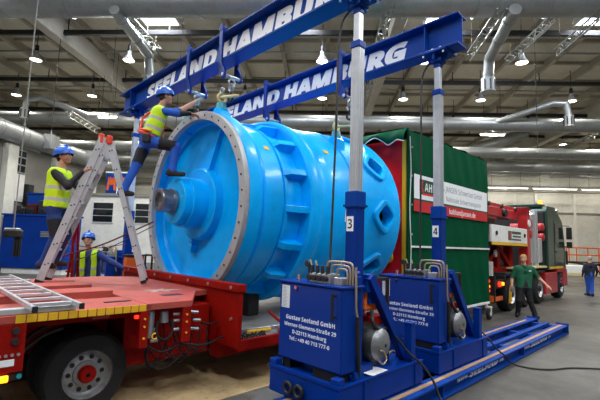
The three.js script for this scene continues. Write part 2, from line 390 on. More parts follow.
// aluminium lattice trusses (three chords and zigzag bracing)
function truss(label, a, b, w, n) {
  const A = V3(...a), B = V3(...b), d = B.clone().sub(A).normalize(), s = d.clone().cross(V3(0, 1, 0)).normalize(), u = s.clone().cross(d).normalize();
  const t = thing('lattice_truss', label, 'truss', 'h', a, 'aluminium lattice trusses');
  const o = [[-.5, .35], [.5, .35], [0, -.5]].map(([p, q]) => s.clone().multiplyScalar(p * w).addScaledVector(u, q * w));
  const at = (c, f) => A.clone().lerp(B, f).add(o[c]).toArray();
  for (let c = 0; c < 3; c++) part('chord', rod(at(c, 0), at(c, 1), .028, .028, 8), M.trussAlu, t);
  const br = [];
  for (let i = 0; i < n; i++) for (const [c, e] of [[0, 1], [1, 2], [2, 0]]) br.push(rod(at(i % 2 ? c : e, i / n), at(i % 2 ? e : c, (i + 1) / n), .016, .016, 6));
  part('bracing', br, M.trussAlu, t);
  for (const f of [.66, .93]) part('sling', rod(at(2, f), [A.x + (B.x - A.x) * f, 11.58, A.z + (B.z - A.z) * f], .01, .01, 5), M.sling, t);
}
truss('lattice truss at upper left beside the slanting duct', [-7.75, 10.2, -14], [-7.65, 10.2, -17], .34, 12);
truss('lattice truss at upper right next to the beam end', [5.46, 9.3, -12.4], [5.59, 9.3, -15.6], .3, 13);
truss('long lattice truss at upper right behind the lamp', [7.95, 10, -14], [7.85, 10, -17.4], .3, 14);
truss('lattice truss at the far upper right edge', [8.55, 9.3, -12], [8.65, 9.3, -15.15], .26, 13);
truss('lattice truss above the green truck far back', [17.3, 9.3, -26.5], [17.35, 9.3, -33], .36, 22);
truss('lattice truss low at left above the worker at the ladder', [-12.2, 7.6, -18], [-12.5, 7.6, -21], .3, 12);
truss('lattice truss hanging beside the tall jack column', [2.0, 9.6, -12.6], [2.0, 9.6, -21], .3, 28);
truss('lattice truss far back above the white cabin', [-9.5, 7.9, -28], [-9.5, 7.9, -33], .36, 16);
// fluorescent fittings
['left, above the white cabin', 'right, above the tarpaulin', 'far right, near the back wall', 'right, second along the back wall', 'right, third along the back wall'].forEach((w, i) => {
  const [x, y, z, L] = [[-11.3, 8.0, -19.8, 1.0], [9.6, 8.4, -23.4, 1.4], [17.0, 7.6, -38.6, 4], [21.4, 7.6, -38.6, 4], [25.8, 7.6, -38.6, 4]][i];
  const t = thing('fluorescent_light', `long white fluorescent light at ${w}`, 'lamp', 'h', [x, y, z], 'fluorescent lights');
  part('housing', bx(x - L / 2, y, z - .09, x + L / 2, y + .08, z + .09), M.white, t);
  part('tube', rod([x - L / 2 + .04, y - .03, z], [x + L / 2 - .04, y - .03, z], .03, .03, 8), M.tubeGlow, t);
  part('suspension', [rod([x - L / 3, y + .08, z], [x - L / 3, HH - .02, z], .012, .012, 5), rod([x + L / 3, y + .08, z], [x + L / 3, HH - .02, z], .012, .012, 5)], M.darkSteel, t);
  const l = new THREE.PointLight(0xfff6e6, 10, 0, 2); l.position.copy(toWorld('h', [x, y - .1, z])); l.castShadow = true; l.shadow.radius = 6; scene.add(l);
});
// white cabin with windows at the left
{
  const t = thing('site_cabin', 'white two-window cabin standing at the left behind the ladder', 'cabin', 'h', [-9, 0, -23], null);
  part('wall_shell', bx(-14.2, 0, -25, -4.5, 4.15, -22.2), M.whitePaint, t);
  part('roof', bx(-14.3, 4.15, -25.1, -4.4, 4.3, -22.1), M.concrete, t);
  for (const [x0, x1] of [[-13.05, -11.8], [-10.6, -9.35], [-8.1, -6.85]]) {
    const w = part('window', bx(x0, 2.62, -22.2, x1, 3.8, -22.14), M.whitePaint, t);
    for (let k = 0; k < 3; k++) part('pane', bx(x0 + .06, 2.68 + k * .37, -22.14, x1 - .06, 3.01 + k * .37, -22.12), M.glassDark, w);
  }
  part('skirting', bx(-14.2, .02, -22.2, -4.5, .5, -22.15), M.concrete, t);
}
// blue cabinets at the far left
{
  const t = thing('machine_cabinet', 'large blue steel cabinet with open tray of parts at left', 'cabinet', 'h', [-13.5, 0, -18.9], null);
  part('body', bx(-15.2, .25, -19.6, -12.05, 2.72, -18.4, .04), M.jackBlue, t);
  part('plinth', bx(-15.1, 0, -19.5, -12.15, .25, -18.5), M.whitePaint, t);
  part('tray', bx(-15.25, 2.72, -19.65, -12.0, 2.8, -18.35), M.trackBlue, t);
  part('vent_grille', [0, 1, 2, 3].map(k => bx(-13.25, 1.75 + k * .07, -18.41, -12.55, 1.79 + k * .07, -18.37)), M.concrete, t);
}
for (let i = 0; i < 5; i++) {
  const x = -14.7 + i * .58, c = [M.darkSteel, M.redDark, M.darkSteel, M.green, M.darkSteel][i];
  const nm = ['dark steel casting on top of the blue cabinet, leftmost', 'rusty brown housing on top of the blue cabinet', 'dark motor block in the middle of the blue cabinet top', 'small green housing on the blue cabinet top', 'dark steel casting at the right end of the cabinet top'][i];
  const t = thing('casting', nm, 'machine part', 'h', [x, 2.8, -19]);
  part('block', bx(x - .26, 2.8, -19.3, x + .26, 3.13 + (i % 3) * .18, -18.75, .05), c, t);
  part('flange', latheZ([[0, -.02], [.2, -.02], [.2, .04], [.09, .05], [.09, .12], [0, .12]], x, 3.01, -18.74, 20), M.darkSteel, t);
}
{
  const t = thing('blue_container', 'dark blue box standing behind the cabinet at the left edge', 'container', 'h', [-14.9, 0, -20.5]);
  part('body', bx(-15.25, 0, -20.9, -14.1, 3.9, -19.9, .04), M.beamBlue, t);
  part('lid', bx(-15.28, 3.9, -20.95, -14.06, 3.98, -19.86), M.jackBlue, t);
}
{
  const t = thing('roof_sign', 'blue sign with orange letters on the roof of the white cabin', 'sign', 'h', [-11.7, 4.3, -22.4]);
  const y0 = 4.3, L = (p, w, par) => part('sign_letter', p.map(([a, b]) => bar([a[0], a[1], w], [b[0], b[1], w], .03, .13)), M.orange, par);
  const s = part('side_sign', bx(-12.5, y0, -22.5, -11.85, 5.5, -22.35), M.beamBlue, t);
  L([[[-12.4, 4.5], [-12.3, 5.25]], [[-12.3, 5.25], [-12.17, 4.8]], [[-12.17, 4.8], [-12.04, 5.25]], [[-12.04, 5.25], [-11.95, 4.5]]], -22.335, s);
  const s2 = part('front_sign', bx(-11.75, y0, -22.5, -10.9, 5.5, -22.35), M.beamBlue, t);
  L([[[-11.6, 4.5], [-11.5, 5.25]], [[-11.5, 5.25], [-11.35, 4.8]], [[-11.35, 4.8], [-11.2, 5.25]], [[-11.2, 5.25], [-11.1, 4.5]]], -22.335, s2);
  part('sign_edge', bx(-11.85, y0, -22.52, -11.75, 5.55, -22.32), M.white, t);
  part('top_strip', bx(-12.55, 5.5, -22.52, -10.85, 5.58, -22.32), M.white, t);
}
// orange lift and white blocks at the right back
{
  const t = thing('scissor_lift', 'orange lift platform with railing at the right back', 'lift', 'h', [22.5, 0, -36]);
  const x0 = 20.6, x1 = 24.6, z0 = -36.8, z1 = -35.4;
  part('chassis', bx(x0 + .1, .25, z0, x1 - .1, .7, z1, .06), M.orange, t);
  for (const x of [x0 + .6, x1 - .6]) for (const z of [z0, z1]) part('wheel', latheZ([[0, -.11], [.24, -.11], [.27, -.07], [.27, .07], [.24, .11], [0, .11]], x, .27, z, 20), M.rubber, t);
  part('platform', bx(x0, .95, z0, x1, 1.05, z1), M.darkSteel, t);
  for (const z of [z0, z1]) for (const y of [1.6, 2.2]) part('rail_bar', rod([x0, y, z], [x1, y, z], .05, .05, 8), M.orange, t);
  for (const x of [x0, x0 + .6, x1 - 1.6, x1]) for (const z of [z0, z1]) part('rail_post', rod([x, 1.05, z], [x, 2.2, z], .05, .05, 8), M.orange, t);
  part('scissor_arm', bar([x0 + .3, .7, z1 - .2], [x1 - .3, .95, z1 - .2], .1, .1), M.darkSteel, t);
  part('scissor_arm', bar([x0 + .3, .95, z0 + .2], [x1 - .3, .7, z0 + .2], .1, .1), M.darkSteel, t);
  part('control_box', bx(x0 - 1.1, .0, z1 - .6, x0 - .1, 1.9, z1, .03), M.black, t);
}
[[20.0, -33.6, 3.2, 'long white wrapped block on the floor in front of the lift'], [23.6, -33.4, 2.6, 'white wrapped block at the right edge of the view']].forEach(([x, z, L, lab]) => {
  const t = thing('wrapped_block', lab, 'block', 'h', [x, 0, z]);
  part('pallet', [bx(x - L / 2, .09, z - .4, x + L / 2, .14, z + .4), bx(x - L / 2, 0, z - .4, x + L / 2, .09, z - .28), bx(x - L / 2, 0, z + .28, x + L / 2, .09, z + .4)], M.tan, t);
  part('load', bx(x - L / 2 + .03, .14, z - .38, x + L / 2 - .03, .8, z + .38, .08), M.white, t);
});
// pendant crane control at the far left, hanging on its cable
{
  const c = [-5.05, 1.72, -7.2];
  const t = thing('crane_pendant', 'black and grey crane control hanging on a long cable at left', 'crane control', 'w', c);
  part('cable', rod([c[0], c[1] + .22, c[2]], [c[0], 11.3, c[2]], .009, .009, 6), M.concrete, t);
  part('housing', bx(c[0] - .15, c[1] + .06, c[2] - .07, c[0] + .15, c[1] + .2, c[2] + .07, .03), M.darkSteel, t);
  part('cover', bx(c[0] - .13, c[1] + .19, c[2] - .06, c[0] + .1, c[1] + .23, c[2] + .06, .015), M.zinc, t);
  part('hose_bundle', [0, 1, 2].map(k => rod([c[0] + .05 + k * .045, c[1] + .08, c[2]], [c[0] + .05 + k * .045, c[1] - .27, c[2]], .022, .022, 8)), M.black, t);
}
// thin conduits under the ceiling
['first', 'second', 'third', 'fourth', 'fifth'].forEach((w, i) => {
  const z = [-14.9, -18.9, -23.6, -28.6, -33.4][i];
  const t = thing('ceiling_conduit', `${w} thin grey conduit from the front running across the ceiling`, 'conduit', 'h', [4, 11.1, z], 'ceiling conduits');
  part('pipe', rod([HX0 + .2, 11.12, z], [HX1 - .2, 11.12, z], .05, .05, 8), M.zinc, t);
  for (let x = -22.5; x < 33; x += 4.5) part('clip', bx(x - .04, 11.05, z - .08, x + .04, HH - .02, z + .08), M.zinc, t);
});
// thin hanging cables under the ceiling
[[-5.6, -14.5, 4.6], [-11.5, -16, 6.2], [7.4, -14.3, 5.4], [-9.9, -17.5, 6]].forEach(([x, z, y], i) => {
  const t = thing('hanging_cable', ['thin grey cable hanging down at the upper left', 'thin cable hanging by the pale left girder', 'thin cable hanging at the upper right', 'thin cable hanging left of the beam end'][i], 'cable', 'h', [x, y, z], 'hanging cables');
  part('cable', rod([x, y, z], [x, HH - .02, z], .012, .012, 5), M.cable, t);
  part('weight', rod([x, y - .16, z], [x, y, z], .03, .02, 8), M.zinc, t);
});
// ================================================================ HYDRAULIC GANTRY (gantry frame throughout)
// steel plates on the floor under the near track
single('plywood_sheet', 'tan plywood sheeting on the floor beneath the red trailer', 'plywood', 'g', [3, 0, -5], bx(1.0, .001, -6.2, 5.2, .012, -4.12), M.plywood);
single('floor_plate', 'dark grey steel plate lying on the floor under the near track', 'plate', 'g', [5, 0, -3.2], bx(1.2, 0.002, -4.1, 9.5, .014, -2.46), M.steelPlate);
// tracks
function track(label, v0, text) {
  const t = thing('track', label, 'track', 'g', [6.5, .012, v0], 'gantry tracks');
  const y0 = .014, y1 = .2;
  const ibeam = (za, zb, u0, u1) => [bx(u0, y1 - .022, za, u1, y1, zb), bx(u0, y0, za, u1, y0 + .022, zb), bx(u0, y0 + .02, (za + zb) / 2 - .02, u1, y1 - .02, (za + zb) / 2 + .02)];
  part('outer_rail', ibeam(v0 + .25, v0 + .47, 1.5, 10.9), M.trackBlue, t);
  part('inner_rail', ibeam(v0 - .47, v0 - .25, 1.5, 11.3), M.trackBlue, t);
  part('guide_bar', bx(1.5, .13, v0 - .02, 11.0, y1 - .01, v0 + .08), M.trackBlue, t);
  for (let u = 1.6; u < 11; u += 1.55) part('cross_tie', bx(u, y0 + .01, v0 - .3, u + .12, .15, v0 + .3), M.trackBlue, t);
  part('end_plate', bx(10.88, y0, v0 + .24, 10.92, y1 + .03, v0 + .48), M.trackBlue, t);
  part('end_plate', bx(11.28, y0, v0 - .48, 11.32, y1 + .03, v0 - .24), M.trackBlue, t);
  for (const z of [v0 + .36, v0 - .36]) part('slide_strip', bx(1.6, y1, z - .03, 10.8, y1 + .008, z + .03), M.woodStrip, t);
  for (const u of [4.9, 7.9]) part('stiffener', bx(u, y0 + .02, v0 + .37, u + .02, y1 - .02, v0 + .465), M.trackBlue, t);
  if (text) for (const u of [5.45, 8.15]) {
    part('lettering', [lettering('www.', .36, .055, .004).translate(u, .075, v0 + .382), lettering('SEELAND', 1.05, .115, .004, .2, .05).translate(u + .4, .058, v0 + .382), lettering('.de', .2, .06, .004).translate(u + 1.5, .07, v0 + .382)], M.white, t);
    part('name_plate', bx(u - .1, .045, v0 + .36, u + 1.8, .175, v0 + .381), M.trackBlue, t);
  }
  return t;
}
M.woodStrip = std({ map: paintTex(0xb08a62, 0x77696a, .6, .9, 17), roughness: .7 });
track('near blue steel track with white lettering running away to the right', -2.87, true);
track('far blue steel track hidden mostly behind the trailer', -9.35, false);

// jacks --------------------------------------------------------
const cabinetFace = canvasMat(512, 472, (c, w, h) => {
  c.fillStyle = '#003288'; c.fillRect(0, 0, w, h);
  c.fillStyle = '#f2f4f6'; c.textAlign = 'center';
  c.font = 'bold 39px sans-serif'; c.fillText('Gustav Seeland GmbH', 264, 226);
  c.font = 'bold 34px sans-serif'; c.fillText('Werner-Siemens-Straße 29', 262, 270); c.fillText('D-22113 Hamburg', 262, 313); c.fillText('Tel.: +49 40 713 777-0', 262, 356);
}, .42);
const noteFace = canvasMat(96, 160, (c, w, h) => { c.fillStyle = '#d9dcdc'; c.fillRect(0, 0, w, h); c.fillStyle = '#7d8a94'; for (let k = 0; k < 15; k++) c.fillRect(10, 10 + k * 10, 40 + (k * 37) % 36, 3); }, .6);
function numberPlate(n) { return canvasMat(64, 96, (c, w, h) => { c.fillStyle = '#f0f2f2'; c.fillRect(0, 0, w, h); c.fillStyle = '#101214'; c.font = 'bold 84px sans-serif'; c.textAlign = 'center'; c.fillText(n, w / 2, 78); }, .5); }
function quad(x, y0, z0, y1, z1) {   // a face looking to -x
  const g = new THREE.PlaneGeometry(z1 - z0, y1 - y0); g.rotateY(-Math.PI / 2); return g.translate(x, (y0 + y1) / 2, (z0 + z1) / 2);
}
function jack(label, u, v, num) {
  const t = thing('hydraulic_jack', label, 'jack', 'g', [u, .2, v], 'hydraulic gantry jacks');
  const X = a => u + a, Z = a => v + a;
  const B = M.jackBlue;
  // base carriage
  part('base', [bx(X(-.6), .215, Z(-.7), X(1.0), .47, Z(.3), .012)], B, t);
  part('base_rim', [bx(X(-.61), .47, Z(-.71), X(-.56), .5, Z(.31)), bx(X(-.56), .47, Z(.27), X(1.0), .485, Z(.31))], B, t);
  part('corner_block', bx(X(-.6), .47, Z(-.7), X(-.5), .56, Z(-.6), .01), B, t);
  part('corner_block', bx(X(-.6), .47, Z(.2), X(-.5), .56, Z(.3), .01), B, t);
  parts('base_rib', [bx(X(-.2), .23, Z(.3), X(-.17), .46, Z(.315)), bx(X(.8), .23, Z(.3), X(.83), .46, Z(.315))], B, t);
  for (const a of [-.45, .85]) for (const b of [-.36, .25]) part('roller', rod([X(a), .245, Z(b - .07)], [X(a), .245, Z(b + .04)], .035, .035, 14), M.darkSteel, t);
  for (const b of [-.36, -.2]) part('tow_eye', [torus(.055, .02, X(-.635), .33, Z(b), [0, Math.PI / 2, 0])], M.darkSteel, t);
  // power pack cabinet
  const cab = part('cabinet', bx(X(-.5), .57, Z(-.68), X(-.17), 1.4, Z(.25), .012), B, t);
  part('cabinet_face', quad(X(-.503), .585, Z(-.665), 1.385, Z(.235)), cabinetFace, cab, true);
  part('notice', quad(X(-.506), 1.12, Z(-.64), 1.37, Z(-.51)), noteFace, cab, true);
  part('handle', [rod([X(-.51), 1.12, Z(.17)], [X(-.56), 1.12, Z(.17)], .012), rod([X(-.51), 1.33, Z(.17)], [X(-.56), 1.33, Z(.17)], .012), bx(X(-.575), 1.09, Z(.155), X(-.555), 1.36, Z(.185), .008)], M.black, cab);
  part('lid', bx(X(-.52), 1.4, Z(-.7), X(-.15), 1.425, Z(.27), .008), B, cab);
  parts('filler_cap', [rod([X(-.44), 1.42, Z(-.43)], [X(-.44), 1.5, Z(-.43)], .022), rod([X(-.53), 1.36, Z(-.4)], [X(-.505), 1.36, Z(-.4)], .02, .012)], M.chrome, cab);
  part('foot', bx(X(-.48), .47, Z(-.15), X(-.2), .575, Z(.2)), M.black, cab);
  part('foot', bx(X(-.48), .47, Z(-.62), X(-.2), .575, Z(-.5)), M.black, cab);
  // valve block and pipes on the cabinet
  const vb = part('valve_block', bx(X(-.42), 1.42, Z(-.3), X(-.24), 1.53, Z(0), .01), M.steel, t);
  for (let k = 0; k < 4; k++) part('valve', [rod([X(-.4), 1.52, Z(-.27 + k * .075)], [X(-.4), 1.61, Z(-.27 + k * .075)], .024, .02, 10), rod([X(-.47), 1.48, Z(-.27 + k * .075)], [X(-.42), 1.48, Z(-.27 + k * .075)], .03, .03, 10)], M.darkSteel, vb);
  part('pressure_gauge', [rod([X(-.36), 1.42, Z(-.36)], [X(-.36), 1.6, Z(-.36)], .012), rod([X(-.4), 1.62, Z(-.36)], [X(-.36), 1.62, Z(-.36)], .035, .035, 14)], M.darkSteel, vb);
  parts('lever', [rod([X(-.4), 1.6, Z(-.2)], [X(-.42), 1.66, Z(-.205)], .007), rod([X(-.4), 1.6, Z(-.28)], [X(-.42), 1.67, Z(-.29)], .007)], M.tan, vb);
  part('solenoid', bx(X(-.4), 1.42, Z(.04), X(-.25), 1.5, Z(.15), .01), M.steel, vb);
  for (let k = 0; k < 3; k++) {
    const z0 = Z(-.12 + k * .07), h = 1.66 - k * .035, z1 = Z(.2 - k * .035 + .04);
    part('pipe', tube([[X(-.33), 1.5, z0], [X(-.33), h - .06, z0], [X(-.33), h - .01, z0 + .02], [X(-.33), h, z0 + .06], [X(-.33), h, z1 - .06], [X(-.33), h - .01, z1 - .02], [X(-.33), h - .06, z1], [X(-.33), 1.43, z1]], 0.0115, 40, 7), M.brassPipe, t);
  }
  part('pipe', tube([[X(-.33), 1.62, Z(.28)], [X(-.33), 1.4, Z(.285)], [X(-.32), 1.18, Z(.285)], [X(-.3), 1.1, Z(.29)]], .012, 20, 7), M.brassPipe, t);
  part('hose', tube([[X(-.3), 1.12, Z(.29)], [X(-.29), .95, Z(.285)], [X(-.27), .7, Z(.28)], [X(-.22), .5, Z(.25)]], .022, 20, 7), M.cable, t);
  // front post, strut, end post
  part('front_post', bx(X(-.28), .47, Z(.13), X(-.19), 1.52, Z(.25), .008), B, t);
  parts('post_clamp', [bx(X(-.3), .47, Z(.12), X(-.16), .56, Z(.27)), rod([X(-.33), .52, Z(.2)], [X(-.28), .52, Z(.2)], .03, .03, 8), rod([X(-.3), 1.54, Z(.19)], [X(-.17), 1.54, Z(.19)], .03)], M.beamBlue, t);
  part('brace', bar([X(.12), 1.5, Z(.12)], [X(.86), .5, Z(.12)], .09, .1), B, t);
  part('end_post', bx(X(.8), .47, Z(.16), X(.9), .92, Z(.26), .008), B, t);
  part('end_post_cap', bx(X(.79), .92, Z(.15), X(.91), .93, Z(.27)), M.trackBlue, t);
  part('lug_block', bx(X(.86), .47, Z(0), X(.99), .56, Z(.1), .01), B, t);
  // motor set behind the column
  const mo = part('motor', [latheZ([[0, .2], [.1, .2], [.19, .14], [.225, .06], [.235, -.02], [.235, -.3], [0, -.3]], X(.28), .74, Z(.02), 32)], M.darkSteel, t);
  part('fan_cover', latheZ([[.02, .222], [.1, .215], [.17, .165], [.2, .1], [.2, .07], [.02, .07]], X(.28), .74, Z(.02), 32), M.motorGrey, mo);
  part('motor_fins', Array.from({ length: 12 }, (_, k) => { const a = k * Math.PI / 6; return bar([X(.28) + Math.cos(a) * .24, .74 + Math.sin(a) * .24, Z(-.26)], [X(.28) + Math.cos(a) * .24, .74 + Math.sin(a) * .24, Z(.0)], .012, .03); }), M.darkSteel, mo);
  part('motor_foot', bx(X(.12), .47, Z(-.25), X(.46), .53, Z(-.05)), M.darkSteel, mo);
  part('electric_unit', bx(X(.14), 1.1, Z(-.2), X(.4), 1.44, Z(.06), .03), M.orange, t);
  part('control_panel', bx(X(.17), 1.18, Z(.06), X(.3), 1.4, Z(.085), .01), B, t);
  part('pump', [bx(X(.24), .93, Z(-.18), X(.55), 1.03, Z(.08), .02), rod([X(.3), 1.03, Z(0)], [X(.3), 1.07, Z(0)], .03)], M.red, t);
  part('cage', [bar([X(.58), .47, Z(.06)], [X(.58), 1.46, Z(.06)], .035, .035), bar([X(.2), 1.45, Z(.06)], [X(.6), 1.45, Z(.06)], .035, .035), bar([X(.58), .47, Z(-.3)], [X(.58), 1.46, Z(-.3)], .035, .035), bar([X(.58), 1.45, Z(-.3)], [X(.58), 1.45, Z(.06)], .035, .035)], M.black, t);
  part('hose', tube([[X(.24), 1.1, Z(.08)], [X(.17), 1.0, Z(.14)], [X(.22), .92, Z(.16)], [X(.38), .9, Z(.14)], [X(.5), .88, Z(.1)]], .022, 24, 7), M.darkSteel, t);
  part('hose', tube([[X(-.1), .5, Z(.08)], [X(.15), .5, Z(.05)], [X(.5), .53, Z(.06)], [X(.75), .56, Z(.02)]], .018, 24, 7), M.brassPipe, t);
  part('hose', tube([[X(.14), .62, Z(.24)], [X(.2), .56, Z(.26)], [X(.27), .6, Z(.26)], [X(.25), .68, Z(.24)], [X(.17), .7, Z(.24)]], .01, 24, 6), M.brassPipe, t);
  part('junction_box', bx(X(.09), 1.32, Z(-.02), X(.2), 1.52, Z(.12), .01), B, t);
  // telescopic column
  part('column_foot', bx(X(-.16), .47, Z(-.16), X(.16), .56, Z(.16), .01), B, t);
  const jk = part('column_jacket', bx(X(-.078), .56, Z(-.078), X(.078), 2.4, Z(.078), .012), B, t);
  part('jacket_collar', [bx(X(-.088), 2.26, Z(-.088), X(.088), 2.46, Z(.088), .012), bx(X(-.1), 2.28, Z(-.1), X(.1), 2.305, Z(.1))], M.beamBlue, jk);
  part('side_rail', bx(X(.078), .6, Z(-.03), X(.105), 2.26, Z(.03)), B, jk);
  if (num) part('number_plate', quad(X(-.081), 2.0, Z(-.06), 2.17, Z(.04)), numberPlate(num), jk, true);
  const fl = [];
  fl.push(bx(X(-.054), 2.44, Z(-.054), X(.054), 4.2, Z(.054), .015));
  for (const q of [-.038, 0, .038]) { fl.push(bx(X(-.06), 2.44, Z(q - .01), X(.06), 4.2, Z(q + .01)), bx(X(q - .01), 2.44, Z(-.06), X(q + .01), 4.2, Z(.06))); }
  part('first_stage', fl, M.alu, t);
  part('stage_collar', bx(X(-.07), 4.18, Z(-.07), X(.07), 4.27, Z(.07), .015), M.beamBlue, t);
  part('second_stage', [bx(X(-.045), 4.26, Z(-.045), X(.045), 4.64, Z(.045), .015)], M.alu, t);
  part('stage_cap', bx(X(-.052), 4.62, Z(-.052), X(.052), 4.72, Z(.052), .01), B, t);
  const hd = part('header_plate', [bx(X(-.2), 4.815, Z(-.2), X(.2), 4.855, Z(.2), .008)], M.beamBlue, t);
  part('header_gusset', [bx(X(-.16), 4.72, Z(-.02), X(.16), 4.82, Z(.02)), bx(X(-.02), 4.72, Z(-.16), X(.02), 4.82, Z(.16)), bx(X(-.09), 4.7, Z(-.09), X(.09), 4.76, Z(.09), .01)], M.beamBlue, hd);
  part('header_bolt', [[-.16, -.16], [-.16, .16], [.16, -.16], [.16, .16]].map(([a, b]) => rod([X(a), 4.78, Z(b)], [X(a), 4.82, Z(b)], .02, .02, 6)), M.steel, hd);
  return t;
}
jack('blue hydraulic gantry jack with number 3 on its column, in front', 3.7, -2.87, '3');
jack('blue hydraulic gantry jack with number 4 on its column, beside the tarpaulin', 5.72, -2.87, '4');
jack('blue gantry jack with a slim column behind the ladder at left', 3.7, -9.35, null);
jack('blue gantry jack standing behind the machine, mostly hidden', 5.72, -9.35, null);

// cross beams --------------------------------------------------
function gantryBeam(label, u, zs, zh) {
  const t = thing('gantry_beam', label, 'beam', 'g', [u, 4.856, -6.3], 'gantry cross beams');
  const z0 = -10.15, z1 = -2.48, y0 = 4.856, y1 = 5.35;
  part('web', bx(u - .012, y0 + .02, z0, u + .012, y1 - .02, z1), M.beamBlue, t);
  part('top_flange', bx(u - .15, y1 - .028, z0, u + .15, y1, z1, .004), M.beamBlue, t);
  part('bottom_flange', bx(u - .15, y0, z0, u + .15, y0 + .028, z1, .004), M.beamBlue, t);
  for (const z of [-9.35, -2.87]) {
    for (const s of [-1, 1]) part('stiffener', bx(u + s * .012, y0 + .028, z - .17, u + s * .13, y1 - .028, z - .15), M.beamBlue, t);
    part('flange_bolt', [rod([u - .09, y0 + .028, z - .05], [u - .09, y0 + .065, z - .05], .02, .02, 6), rod([u - .09, y0 + .028, z + .08], [u - .09, y0 + .065, z + .08], .02, .02, 6)], M.steel, t);
  }
  const tx = lettering('SEELAND', 2.82, .34, .006, .24, .06).translate(zs, 0, 0), ty = lettering('HAMBURG', 3.0, .34, .006, .24, .06).translate(zh, 0, 0);
  for (const g of [tx, ty]) { g.rotateY(-Math.PI / 2); g.translate(u - .0125, y0 + .07, 0); }
  part('lettering', [tx, ty], M.white, t);
  return t;
}
gantryBeam('near blue steel gantry beam with white lettering at the top', 3.7, -8.86, -5.84);
gantryBeam('far blue steel gantry beam with white lettering above the tarpaulin', 5.72, -9.46, -6.46);

// lifting brackets with hooks ---------------------------------
function bracket(label, u, v, chainTo) {
  const t = thing('lifting_bracket', label, 'bracket', 'g', [u, 4.6, v], 'lifting brackets on the beams');
  for (const s of [-1, 1]) {
    part('strap', bx(u + s * .165 - .016, 4.62, v - .05, u + s * .165 + .016, 5.47, v + .05, .005), M.jackBlue, t);
    const g = ext([[v - .05, 4.8], [v + .05, 4.8], [v + .16, 4.62], [v + .16, 4.52], [v + .1, 4.5], [v - .05, 4.66]], -.016, .016);
    g.rotateY(-Math.PI / 2); g.translate(u + s * .165, 0, 0);
    part('cheek_plate', g, M.jackBlue, t);
  }
  part('top_bridge', bx(u - .19, 5.36, v - .06, u + .19, 5.42, v + .06, .01), M.jackBlue, t);
  part('pin', rod([u - .2, 4.56, v + .12], [u + .2, 4.56, v + .12], .028), M.steel, t);
  part('hook_link', [torus(.06, .018, u, 4.47, v + .12, [0, 0, 0]), torus(.06, .016, u, 4.38, v + .12, [0, Math.PI / 2, 0])], M.steel, t);
  part('hook', tube([[u, 4.33, v + .12], [u, 4.26, v + .12], [u, 4.2, v + .17], [u, 4.15, v + .13], [u, 4.18, v + .06], [u, 4.24, v + .05]], .022, 26, 8), M.darkSteel, t);
  return t;
}
bracket('lifting bracket on the near beam where the worker reaches up', 3.7, -6.72);
bracket('lifting bracket on the near beam above the grey lug of the ring', 3.7, -5.62);
bracket('lifting bracket on the far beam above the middle of the machine', 5.72, -6.9);
bracket('lifting bracket on the far beam beside the tall jack column', 5.72, -4.72);
// hydraulic hose hanging from each near beam end
[[3.7, 'black hydraulic hose hanging beside the tall front jack column'], [5.72, 'black hydraulic hose hanging in front of the green tarpaulin']].forEach(([u, lab]) => {
  single('hydraulic_hose', lab, 'hose', 'g', [u - .1, 1.5, -3.05], tube([[u + .05, 4.78, -3.02], [u - .02, 4.62, -3.1], [u - .06, 4.3, -3.12], [u - .1, 3.4, -3.1], [u - .14, 2.4, -3.09], [u - .2, 1.75, -3.06], [u - .26, 1.56, -3.02]], .014, 60, 7), M.cable, 'hoses at the near jacks');
});
// paper on the base of jack 3, black cable along the floor
single('paper_sheet', 'white paper sheet lying on the base of jack number 3', 'paper', 'g', [3.83, .488, -2.68], [new THREE.BoxGeometry(.3, .003, .21).rotateY(.05).translate(3.82, .489, -2.69)], M.white);
